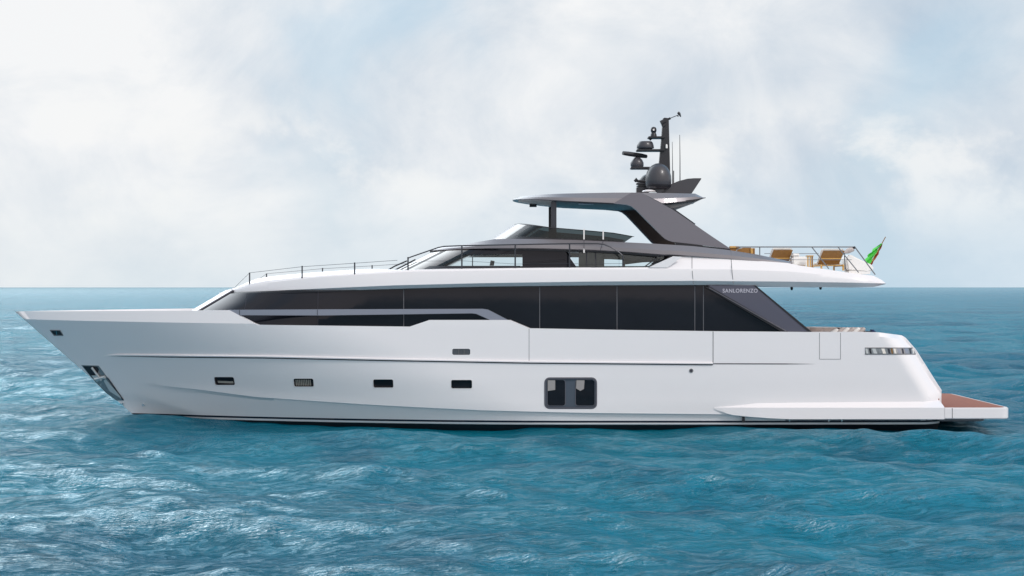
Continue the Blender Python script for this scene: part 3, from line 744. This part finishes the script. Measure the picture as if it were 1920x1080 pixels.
# ---- hardtop
def bht(x, z=0):
    u = (x-.02)/2.2
    if u <= 0: return 0.
    return (2.55*(1-(1-min(1, u))**2)**.5)*(1-.16*sstep(4.5, 7.1, x))
TB = prof([(962, 375.5), (985, 374), (1060, 377.5), (1150, 381.5), (1200, 384), (1243, 382), (1290, 377.5), (1323, 371)], bht)
TT = prof([(962, 373), (968, 369.5), (978, 366.5), (1010, 363.5), (1060, 361), (1150, 359.2), (1200, 359.2), (1305, 361), (1323, 369.5)], bht)
xe = solve(1323, 370, lambda x, z: bht(x))[0]; xr = solve(1305, 362, lambda x, z: bht(x))[0]; secs = []
for x in [.021+2.2*(t**2.2) for t in frange(0, 1, 24)]+frange(2.3, xr, 24)+frange(xr, xe, 4)[1:]:
    b = bht(x); e = min(1, b/.9); zb, zt = TB(x), TT(x); h = zt-zb
    secs.append([(x, 0, zb+.02*e), (x, max(0, b-.45*e), zb+.02*e), (x, max(0, b-.04*e), zb-.01*e), (x, b, zb+.02), (x, max(0, b-.06*e), zb+.45*h), (x, max(0, b-.30*e), zt-.02*e), (x, max(0, b-.7*e), zt), (x, 0, zt+.02*e)])
ht = sym(secs, 'hardtop', 'grey3', smooth=16)
x1 = wp(1040, 0, 1.5)[0]; mb = MB(); mb.grid([[(x, y, TB(x)+.012-.02*1) for y in (-2.25, 0, 2.25)] for x in frange(x1, 5.2, 8)]); mb.build('sunroof_panel', 'black', ht)
mb = MB(); mb.grid([[(x, y*max(.1, bht(x)-.35), TB(x)+.005) for y in (-1, -.5, 0, .5, 1)] for x in frange(.25, x1-.02, 10)]); mb.build('ceiling_panel', 'ceil', ht)
mb = MB(); p0 = wp(999.5, 387, -1.4); mb.box((p0[0]-.14, 1.3, p0[2]-.02), (p0[0]+.14, 1.6, p0[2]+.12)); mb.build('ceiling_light', 'black', ht)
mb = MB(); p0 = wp(1099, 379.5, 1.9); mb.box((p0[0]-.28, -1.9, TB(2.7)-.05), (p0[0]+.28, -1.7, TB(2.7)+.02)); mb.build('ceiling_light', 'grey2', ht)
# underside dark chine line of the tail
mb = MB(); mb.prism([wp(a, b, 2.2) for a, b in ((1241, 380.5), (1300, 374), (1318, 371.5), (1302, 377.5), (1246, 384))], (0, 4.4, 0)); mb.build('tail_recess', 'black', ht, smooth=0)
sec2 = [(1246, 383.5, 1.9), (1300, 377.0, 1.9), (1320, 371.5, 1.9)]
mb = MB(); mb.prism([wp(a, b, 2.05) for a, b in ((1244, 383), (1303, 377), (1317, 373), (1285, 385), (1262, 390), (1252, 388))], (0, 4.1, 0)); mb.build('tail_belly', 'under', ht, smooth=0)
# arch legs
LIN = [(1150, 381.5), (1176, 384), (1184, 387), (1192, 393), (1203, 404), (1246, 447), (1253, 451), (1262, 453.5), (1300, 457.5), (1369, 466.7)]
LOUT = [(1184, 361), (1203, 361.7), (1209, 364.7), (1216, 368.8), (1230, 376.2), (1262, 393.2), (1283, 407.5), (1305, 422.7), (1335, 443.3), (1367, 464.5)]
def bleg(x, z): return 2.60+(8.25-z)*.235
for s in (-1, 1):
    mb = MB(); rows = []
    for (a, b), (c, d) in zip(LIN, LOUT):
        rows.append([solve(a+(c-a)*t, b+(d-b)*t, bleg) for t in frange(0, 1, 5)])
    rows = [[(x, y if s < 0 else -y, z) for x, y, z in r] for r in rows]
    mb.shell(rows, (0, -s*.26, 0)); mb.build('arch_leg', 'grey', Y, smooth=30)
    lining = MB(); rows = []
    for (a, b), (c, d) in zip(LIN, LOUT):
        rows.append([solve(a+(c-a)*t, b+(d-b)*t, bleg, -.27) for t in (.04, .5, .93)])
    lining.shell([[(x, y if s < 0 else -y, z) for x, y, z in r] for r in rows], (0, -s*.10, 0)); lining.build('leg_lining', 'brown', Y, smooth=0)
mb = MB(); mb.tube([wp(1262, 392, 2.62)]+[wp(1303, 421, 2.75)], .035, 6); mb.build('leg_trim', 'black', Y)
mb = MB(); mb.tube([wp(1201, 361.8, 2.5), wp(1262, 392.5, 2.64)], .022, 6); mb.build('leg_trim', 'black', Y)
mb = MB(); mb.shell([[solve(a, b, lambda x, z: 3.05) for a, b in ((1266, 454.5), (1268, 459))], [solve(a, b, lambda x, z: 3.05) for a, b in ((1369, 467), (1369, 470))]], (0, .3, 0)); mb.build('leg_foot', 'black', Y)
for s in (-1, 1):
    mb = MB(); a_ = wp(1033.5, 377, 2.2); b_ = wp(1043.5, 440, 2.2)
    mb.box((a_[0], s*2.2, 6.7), (b_[0], s*2.05, a_[2])); mb.build('hardtop_post', 'black' if s > 0 else 'tube', Y, bevel=.02)

# ---- mast and its gear (on the hardtop centreline)
MS = sidepoly([(1235, 318), (1240.5, 262), (1243.5, 222), (1246, 220.5), (1254, 221.5), (1255, 260), (1256.5, 316), (1257.5, 363), (1232, 363)], .16, .32, 'blackplastic', 'radar_mast')
def shelf(x0, x1, y, th, name):
    mb = MB(); a_, b_ = wp(x0, y, 0), wp(x1, y+th, 0); mb.box((a_[0], -.28, b_[2]), (b_[0], .28, a_[2])); return mb.build(name, 'blackplastic', MS, bevel=.02)
shelf(1214.5, 1246, 256.5, 3.6, 'mast_shelf'); shelf(1193, 1246, 280.5, 3.6, 'mast_shelf'); shelf(1182, 1240, 313.5, 4, 'mast_shelf')
mb = MB(); mb.tube([wp(1218, 259, 0), wp(1221, 262.5, 0)], .05, 8); mb.build('shelf_bracket', 'blackplastic', MS)
mb = MB(); mb.tube([wp(1239, 231, .1), wp(1247, 227, .1)], .10, 10); mb.build('horn', 'blackplastic', MS)
mb = MB(); mb.tube([wp(1242, 238, .1), wp(1247, 235, .1)], .08, 8); mb.build('horn', 'blackplastic', MS)
def lathe_px(px, pyb, b, prof_, m, name, par, n=28):
    c0 = wp(px, pyb, b); k = (64-b)/F; mb = MB(); mb.lathe(c0, [(r*k, z*k) for r, z in prof_], n); return mb.build(name, m, par, smooth=35)
lathe_px(1225.5, 256, 0, [(0, 0), (6, 0), (5.5, 4), (4, 7), (5.2, 9.5), (5.6, 12.5), (5.0, 15.5), (3.2, 17.6), (0, 18.4)], 'blackplastic', 'camera_dome', MS)
mb = MB(); c0 = Vector(wp(1225.5, 243.5, .12)); mb.tube([c0, c0+Vector((0, -.03, 0))], .035, 12); mb.build('camera_lens', 'chrome', MS)
lathe_px(1210, 281, 0, [(0, 0), (12, 0), (13, 2), (16, 2.8), (16.4, 4), (15.6, 9), (14, 13.5), (12, 15.6), (0, 16.2)], 'dome', 'radome', MS)
lathe_px(1194.5, 314, 0, [(0, 0), (11.5, 0), (12.5, 4), (12.3, 9), (10, 14), (6, 18), (4, 19), (0, 19)], 'dome', 'radar_pedestal', MS)
mb = MB(); p = [wp(1168, 287, .25), wp(1178, 288.3, .15), wp(1202, 291.8, -.1), wp(1212, 293.3, -.25)]; mb.tube(p, [.075, .088, .088, .07], 12); mb.build('radar_scanner', 'blackplastic', MS)
lathe_px(1249.8, 278, .22, [(0, 0), (2, 0), (1.8, 6), (1, 7.5), (0, 7.6)], 'cushion', 'anchor_light', MS, 12)
mb = MB(); mb.tube([wp(1252, 224, 0), wp(1257, 221.5, 0)], .045, 8); mb.tube([wp(1257, 221.5, 0), wp(1272, 215.5, 0)], .014, 6)
mb.tube([wp(1271, 210.5, 0), wp(1273.5, 213, 0), wp(1276.5, 219, 0)], [.05, .055, .02], 8); mb.tube([wp(1271, 216, 0), wp(1271.3, 219, 0)], .02, 6); mb.build('wind_vane', 'blackplastic', MS)
dome = [(0, 0), (13, 0), (13, 4.5), (17, 5), (22, 8.5), (24, 13), (24.3, 22), (23.8, 30), (21.5, 38), (17.5, 45), (12, 50), (6, 53), (0, 54)]
dm = lathe_px(1234.5, 360, .9, dome, 'dome', 'satellite_dome', Y, 40)
lathe_px(1234.5, 360, .9, [(22.2, 8.8), (23.2, 9.4), (24.2, 13), (23.8, 13.2)], 'black', 'dome_collar', dm, 40)
d2 = lathe_px(1214, 360, -1.0, [(x*.72, z*.62) for x, z in dome], 'dome', 'satellite_dome', Y, 32)
mb = MB()
for k, (x0, x1, y0, y1, mm) in enumerate([(1193, 1216, 343, 346.5, 0), (1193.5, 1216, 348.5, 350, 0), (1193, 1216, 351.5, 362, 0)]):
    a_, b_ = wp(x0, y0, .1), wp(x1, y1, .1); mb.box((a_[0], -.3, b_[2]), (b_[0], .1, a_[2]))
a_, b_ = wp(1196, 343, 0), wp(1214, 358, 0); mb.box((a_[0], -.2, b_[2]), (b_[0], .05, a_[2])); mb.build('searchlight_base', 'dome', Y, bevel=.01)
mb = MB(); mb.tube([wp(1189.5, 340, .1), wp(1193, 337, .1), wp(1196, 339.5, .1), wp(1212, 340, .1)], [.05, .09, .05, .05], 8); mb.build('horn', 'blackplastic', Y)
mb = MB(); mb.lathe(wp(1217, 359.5, 1.1), [(.27, 0), (.24, .04), (.12, .08), (0, .09)], 16); mb.build('gps_antenna', 'white2', Y)
mb = MB(); mb.prism([wp(a, b, .95) for a, b in ((1240, 357), (1259, 345), (1272, 339.5), (1289, 335), (1302, 334), (1316, 334), (1297, 363), (1240, 363))], (0, .18, 0)); mb.build('tail_fin', 'dome', Y, smooth=0, bevel=.02); mb = MB(); mb.prism([wp(a, b, -1.0) for a, b in ((1240, 357), (1259, 345), (1272, 339.5), (1289, 335), (1302, 334), (1314, 334), (1297, 363), (1240, 363))], (0, .18, 0)); mb.build('tail_fin', 'dome', Y, smooth=0, bevel=.02)
for px, y0, y1, r in ((1261, 266, 348, .013), (1275, 253, 345, .016)):
    mb = MB(); mb.tube([wp(px, y1, .1), wp(px, (y0+y1)/2, .1), wp(px-.5, y0, .1)], [r*1.3, r, r*.6], 6); mb.build('whip_antenna', 'tube', Y)
mb = MB(); mb.tube([wp(1263, 356, .1), wp(1263, 320, .1)], .022, 6); mb.build('whip_antenna', 'steel', Y)

# ---- foredeck rail on the upper deck
def bst(x, z=0): return max(.2, bu(x)-.09)
def sp(px, py): return solve(px, py, bst)
posts = [(468, 511, 533), (566.5, 498.5, 522), (665, 492, 515.5)]
def rail(name): return name
for s in (1, -1):
    rg = MB(); w_pts = []
    wire = [sp(437, 542), sp(468, 511.5), sp(566.5, 500), sp(665, 493.5), sp(745, 488)]
    rg.tube([(x, y*s, z) for x, y, z in wire], .009, 6)
    wr = rg.build('guard_wire', 'steel', Y)
    for px, y0, y1 in posts:
        a_ = sp(px, y0); mb = MB(); mb.tube([(a_[0], s*a_[1], sp(px, y1)[2]), (a_[0], s*a_[1], a_[2])], .026, 8); mb.build('stanchion', 'tube', Y)
mb = MB(); a_ = sp(434, 543); mb.tube([a_, (a_[0]+.08, a_[1], a_[2]+.05)], .035, 8); mb.build('wire_fitting', 'black', Y)
def brl(x, z=0): return 3.74
rp = [(765, 484), (771, 481.5), (800, 471.5), (822, 464), (832, 462), (866, 460.5), (966, 458.5), (1068, 456.8), (1120, 456.8), (1132, 458), (1145, 463), (1160, 472.5), (1167, 479)]
mb = MB(); mb.tube([solve(a, b, brl) for a, b in rp], .024, 8); sr = mb.build('side_deck_rail', 'tube', Y)
for px, y0, y1 in ((765, 482, 507), (866, 460.5, 505), (966, 458.5, 503), (1068, 456.8, 502), (1168, 479, 501)):
    mb = MB(); mb.tube([solve(px, y0, brl), solve(px, y1, brl)], .028, 8); mb.build('rail_post', 'tube', sr)
mb = MB(); mb.tube([solve(a, b, brl) for a, b in ((765, 494), (800, 489.5), (866, 489), (966, 495), (1168, 494))], .006, 5); mb.build('guard_wire', 'tube', sr)

# ---- stern rail on the upper deck
BS = 3.25
mb = MB(); mb.tube([wp(1380, 463, BS), wp(1602, 463, BS)], .022, 8); st = mb.build('stern_rail', 'steel', Y)
def seg(p, q, r, m='steel', b=BS, nm='rail_post'):
    mb = MB(); mb.tube([wp(p[0], p[1], b), wp(q[0], q[1], b)], r, 6); mb.build(nm, m, st)
for p, q, r in (((1522, 463), (1554, 504), .02), ((1571, 463), (1610, 511), .02), ((1602, 462), (1641, 515), .022), ((1424.5, 463), (1424.5, 482), .02), ((1381, 469), (1388, 463.5), .02)): seg(p, q, r)
seg((1433, 475.5), (1535, 475.5), .012, 'steel', -2.9, 'lower_bar'); seg((1424, 487), (1597, 487), .009, 'steel', BS, 'lower_bar'); seg((1600, 463), (1603, 466), .045, 'black', BS, 'rail_end')

# ---- flag on its staff (centreline, stern of the upper deck)
mb = MB(); mb.tube([wp(1624, 510, 0), wp(1629, 499, 0), wp(1634, 489, 0)], .045, 8); mb.build('staff_socket', 'steel', Y)
mb = MB(); p0 = Vector(wp(1626, 506, 0)); p1 = Vector(wp(1660.5, 444, 0)); mb.tube([p0, p1], [.026, .016], 8); fs = mb.build('flagstaff', 'wood', Y)
fl = MB(); d = (p1-p0); nrm = Vector((-1, 0, -.1))
for k, (u0, u1, mi) in enumerate(((.0, .035, 1), (.035, .23, 0), (-.06, .0, 2))):
    rows = []
    for i in range(15):
        t = .12+.68*i/14; base = p0+d*t; env = math.sin(math.pi*min(1, (i+.6)/15))**.55*(1.1-.4*i/14); r = []
        for j in range(7):
            q = j/6; u = (u0+(u1-u0)*q)*env*(1+.15*math.sin(i*1.9+j)); r.append(tuple(base+nrm*u*1.5+Vector((0, -.05+.07*math.sin(i*1.1+q*6+k*2), 0))))
        rows.append(r)
    fl.shell(rows, (0, .006, 0), mi)
fl.build('flag', ['green', 'flagwhite', 'red'], fs, smooth=60)

# ---- swim platform with side sponsons
BP = 4.02
def zpx(py, b=BP): return wp(0, py, b)[2]
ptop, pbot = zpx(764.5), zpx(785.5)
mb = MB(); rows = []
xa = wp(1340, 766, BP)[0]; xr0 = wp(1480, 0, BP)[0]; xend = wp(1895, 0, BP)[0]
for x in [xa]+frange(xa+.05, wp(1771, 0, BP)[0], 40):
    t = (x-xa); o = min(.24, .02+t*.14); bb = bh(x, ptop)
    px = 960+x*F/(64-BP); zb = zpx(float(np.interp(px, [1340, 1370, 1400, 1440, 1480, 1900], [767, 778, 781, 784, 786, 786])))
    e = min(1, t/1.5); bo_ = min(BP, bb*(1-e)+BP*e); bo_ = max(bo_, bb+.01)
    rows.append([(x, -(bb-.05), ptop+.24*e+.01), (x, -(bo_-.10*e), ptop+.05*e), (x, -bo_, ptop), (x, -bo_, zb), (x, -(bo_-.05*e), zb-.02), (x, -(bb-.3), zb-.02)])
for s in (1, -1):
    mb = MB(); mb.grid([[(x, y*s, z) for x, y, z in r] for r in rows]); mb.build('side_sponson', 'white2', Y, smooth=16)
x0p = wp(1771, 0, BP)[0]-.02
def outline(inset, rc=.35):
    xe_, be = xend-inset, BP-inset; o = [(x0p, -be)]
    for k in range(7): a = R(-90+90*k/6); o.append((xe_-rc+rc*math.cos(a), -be+rc+rc*math.sin(a)))
    for k in range(7): a = R(0+90*k/6); o.append((xe_-rc+rc*math.cos(a), be-rc+rc*math.sin(a)))
    o.append((x0p, be)); return o
mb = MB(); mb.prism([(x, y, ptop) for x, y in outline(0)], (0, 0, pbot-ptop)); sw = mb.build('swim_platform', 'white2', Y, smooth=30, bevel=.03)
mb = MB(); mb.prism([(x, y, ptop+.012) for x, y in outline(.13, .3)], (0, 0, -.01)); mb.build('teak_deck', 'teak', sw, smooth=0)
mb = MB(); mb.prism([(x, y*.9, pbot+.002) for x, y in [(q[0]-.4 if q[0] > x0p+1 else q[0], q[1]) for q in outline(.3)]], (0, 0, -.14)); mb.build('platform_underside', 'seamlite', sw, smooth=0)
mb = MB(); p = wp(1785.5, 765, BP); mb.box((p[0]-.01, -BP-.004, pbot+.02), (p[0]+.01, -BP+.02, ptop-.02)); mb.build('platform_joint', 'seam', sw)
mb = MB(); mb.box((x0p-.6, -3.3, ptop-.1), (x0p+.02, 3.3, ptop+.30)); mb.build('transom_step', 'teak', Y, bevel=.02)
for px in (1480, 1578, 1554): 
    c0 = Vector(wp(px, 788.5, 3.9)); mb = MB(); mb.tube([c0, c0+Vector((0, -.05, 0))], .03, 10); mb.build('through_hull_fitting', 'chrome', Y)
mb = MB(); a_ = wp(1394, 785, 3.85); mb.box((a_[0]-.03, -3.86, .08), (a_[0]+.05, -3.6, .30)); mb.build('exhaust_flap', 'black', Y)
# shade under the sponson, put in as a dark strip on the topside
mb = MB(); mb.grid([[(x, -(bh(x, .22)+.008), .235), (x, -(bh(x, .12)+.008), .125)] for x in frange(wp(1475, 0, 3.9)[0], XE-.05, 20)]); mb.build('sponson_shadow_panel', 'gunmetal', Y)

# ---- cockpit furniture behind the aft bulwark
sofa = empty('aft_sofa', (12.3, -1.2, 2.76), 'beige sofa backs just showing above the aft bulwark of the white yacht', 'sofa')
mb = MB(); mb.box((11.9, -2.4, 2.76), (13.1, -.2, 3.2)); mb.build('seat', 'cushion', sofa, bevel=.05)
for k in range(6):
    px = 1566+k*10; a_ = wp(px-6, 622.5, 2.3); b_ = wp(px+4, 614.5+(k == 0)*2.5, 2.3)
    mb = MB(); mb.tube([(a_[0], -2.3, a_[2]-.3), (a_[0]+.02, -2.3, a_[2]-.02), (b_[0], -2.3, b_[2]-.04), (b_[0]+.05, -2.3, b_[2]-.05)], [.08, .10, .075, .03], 10); mb.build('back_cushion', 'striped' if k % 2 else 'cushion', sofa, smooth=50)
mb = MB(); a_ = wp(1630, 622.5, 2.3); b_ = wp(1641, 618, 2.3); bl = empty('blue_cushion', (b_[0], -2.3, a_[2]-.1), 'small navy blue cushion beside the beige sofa backs at the stern', 'cushion')
mb.box((a_[0], -2.5, a_[2]-.12), (b_[0], -2.1, b_[2]-.0)); mb.build('cushion_cover', 'blue', bl, bevel=.06)
mb = MB(); mb.box((wp(1518, 0, -3.7)[0], 3.60, 3.1), (wp(1620, 0, -3.7)[0], 3.66, 3.33)); mb.build('cockpit_lining', 'striped', Y)

# ---- sunloungers etc. on the upper aft deck (deck at z = 5.58)
ZD = 5.585
def lounger(name, px0, px1, b, ztop_px, label, group, head=.0):
    x0, x1 = wp(px0, 0, b)[0], wp(px1, 0, b)[0]; zt = wp(0, ztop_px, b)[2]
    t = empty(name, ((x0+x1)/2, -b+.9, ZD), label, 'sun lounger', group); L = 1.9; y0 = -b
    mb = MB()
    for x in (x0, x1-.05): mb.box((x, y0, ZD+.16), (x+.05, y0+L, ZD+.23))
    for k in range(9): y = y0+.1+k*.21; mb.box((x0+.05, y, ZD+.19), (x1-.05, y+.12, ZD+.215))
    mb.build('frame', 'woodlite', t)
    for x in (x0, x1-.06):
        for y in (y0+.02, y0+L-.08):
            mb = MB(); mb.box((x, y, ZD+.0), (x+.06, y+.06, ZD+.165)); mb.build('leg', 'woodlite', t)
    hgt = zt-(ZD+.24); sk = .16; dep = .30
    mb = MB(); lo_ = [(x0-.06, y0+.32, ZD+.24), (x1-.14, y0+.32, ZD+.24)]; hi = [(x0+sk-.06, y0+.32-dep, zt-.05), (x1+.02, y0+.32-dep, zt-.05)]
    mb.prism([lo_[0], lo_[1], hi[1], hi[0]], (0, .05, 0)); mb.build('backrest', 'wood', t, smooth=0)
    mb = MB(); q = .5; a_ = Vector(lo_[0]).lerp(Vector(hi[0]), .42); b_ = Vector(lo_[1]).lerp(Vector(hi[1]), .42)
    mb.tube([a_+Vector((0, -.02, 0)), b_+Vector((0, -.02, 0))], .02, 6); mb.build('slat', 'woodlite', t)
    mb = MB(); mb.prism([(lo_[0][0]-.03, y0+.38, ZD+.24), (lo_[1][0]+.02, y0+.38, ZD+.24), (hi[1][0], y0+.38-dep, zt+.03), (hi[0][0]-.05, y0+.38-dep, zt+.03)], (0, .14, 0))
    mb.box((x0+.02, y0+.40, ZD+.235), (x1-.02, y0+L-.02, ZD+.34)); mb.build('mattress', 'cushion', t, bevel=.04)
    return t
G = 'sun loungers on the upper aft deck'
lounger('sun_lounger', 1539, 1583, 1.6, 467.5, 'brown backed sun lounger with white mattress, whole back visible near the flag', G)
lounger('sun_lounger', 1446, 1486, 1.2, 466, 'brown backed sun lounger half hidden behind the grey coaming tip', G)
# wooden sofa near the arch leg
t = empty('wooden_sofa', (wp(1393, 0, .5)[0], -.5, ZD), 'low brown wooden sofa right behind the grey arch leg foot', 'sofa')
a_, b_ = wp(1368, 461.5, .6), wp(1415, 480, .6)
mb = MB(); mb.box((a_[0], -.6, b_[2]), (b_[0]-.14, -.52, a_[2]-.06)); mb.build('backrest', 'wood', t)
mb = MB(); mb.box((a_[0], -.66, a_[2]-.07), (b_[0]-.6, -.45, a_[2])); mb.build('top_rail', 'woodlite', t, bevel=.01)
mb = MB(); mb.tube([(b_[0]-.12, -.62, ZD), (b_[0]-.12, -.62, a_[2]-.08)], .05, 8); mb.build('leg', 'woodlite', t)
mb = MB(); mb.box((b_[0]-.07, -.66, ZD), (b_[0], -.45, a_[2]-.08)); mb.build('armrest', 'wood', t)
mb = MB(); mb.box((a_[0], -.5, ZD+.1), (b_[0]-.15, .4, ZD+.42)); mb.build('seat', 'cushion', t, bevel=.04)
mb = MB(); mb.tube([wp(1379, 472, .75), wp(1384, 466.5, .75), wp(1392, 464.5, .75)], .022, 6); mb.build('armrest_bow', 'chrome', t)
# side table
t = empty('side_table', (wp(1517, 0, 1.9)[0], -1.9, ZD), 'small golden wooden side table between the two brown backed loungers', 'table')
x = wp(1518, 0, 1.9)[0]; zt = wp(0, 479, 1.9)[2]
mb = MB(); mb.box((x-.12, -2.1, zt-.04), (x+.12, -1.7, zt)); mb.build('table_top', 'woodlite', t, bevel=.01)
for dx, m_ in ((-.09, 'woodlite'), (.0, 'woodlite'), (.07, 'wood')):
    mb = MB(); mb.box((x+dx-.02, -2.05, ZD-.02), (x+dx+.03, -2.0, zt-.035)); mb.build('leg', m_, t)
# low white sun pad beyond the coaming tip
t = empty('sun_pad', (wp(1500, 0, .6)[0], -.6, ZD), 'white cushioned sun pad on a low golden wooden base beside the side table', 'sun pad')
a_, b_ = wp(1486, 477, 1.5), wp(1514, 490, 1.5)
mb = MB(); mb.box((a_[0], -1.5, ZD+.16), (b_[0], .3, wp(0, 481, 1.5)[2])); mb.prism([(a_[0], -1.5, wp(0, 481.2, 1.5)[2]), (b_[0]-.25, -1.5, wp(0, 481.2, 1.5)[2]), (a_[0]+.3, -1.5, wp(0, 475.5, 1.5)[2]), (a_[0], -1.5, wp(0, 475, 1.5)[2])], (0, 1.5, 0)); mb.build('mattress', 'cushion', t, bevel=.05)
mb = MB(); mb.box((a_[0]+.02, -1.52, ZD+.10), (b_[0]+.15, .3, ZD+.155)); mb.build('base', 'woodlite', t)
for x in (a_[0]+.04, a_[0]+.22, b_[0]+.1):
    mb = MB(); mb.box((x, -1.5, ZD), (x+.06, -1.44, ZD+.10)); mb.build('leg', 'wood', t)
# white lounger with tilted back near the flag
t = empty('white_lounger', (wp(1618, 0, .2)[0], -.2, ZD-.1), 'white padded lounger with raised back next to the flag at the deck end', 'sun lounger')
P0 = [(1586, 487), (1588, 479.5), (1594, 476.5), (1612, 486), (1634, 496), (1640, 505), (1628, 511), (1590, 507)]
mb = MB(); mb.prism([wp(a, b, .9) for a, b in P0], (0, 1.0, 0)); mb.build('mattress', 'cushion', t, bevel=.05)
mb = MB(); mb.box((wp(1592, 0, .9)[0], -.88, wp(0, 514, .9)[2]), (wp(1632, 0, .9)[0], .08, wp(0, 508, .9)[2])); mb.build('base', 'cushion', t)
t = empty('folded_parasol', (wp(1590, 0, 1.0)[0], -1, ZD), 'rolled beige canvas bundle leaning by the stern rail corner', 'canvas bundle')
mb = MB(); mb.tube([wp(1583, 473.5, 1.0), wp(1590, 470.5, 1.0), wp(1600, 466.5, 1.0)], [.05, .10, .09], 10); mb.build('canvas', 'striped', t, smooth=50)
mb = MB(); mb.tube([wp(1583, 473.5, 1.0), wp(1585, 505, 1.0)], .02, 6); mb.build('stand', 'tube', t)

for o in list(COL.objects):
    if o.type == 'MESH' and not o.data.materials: print('nomat', o.name)
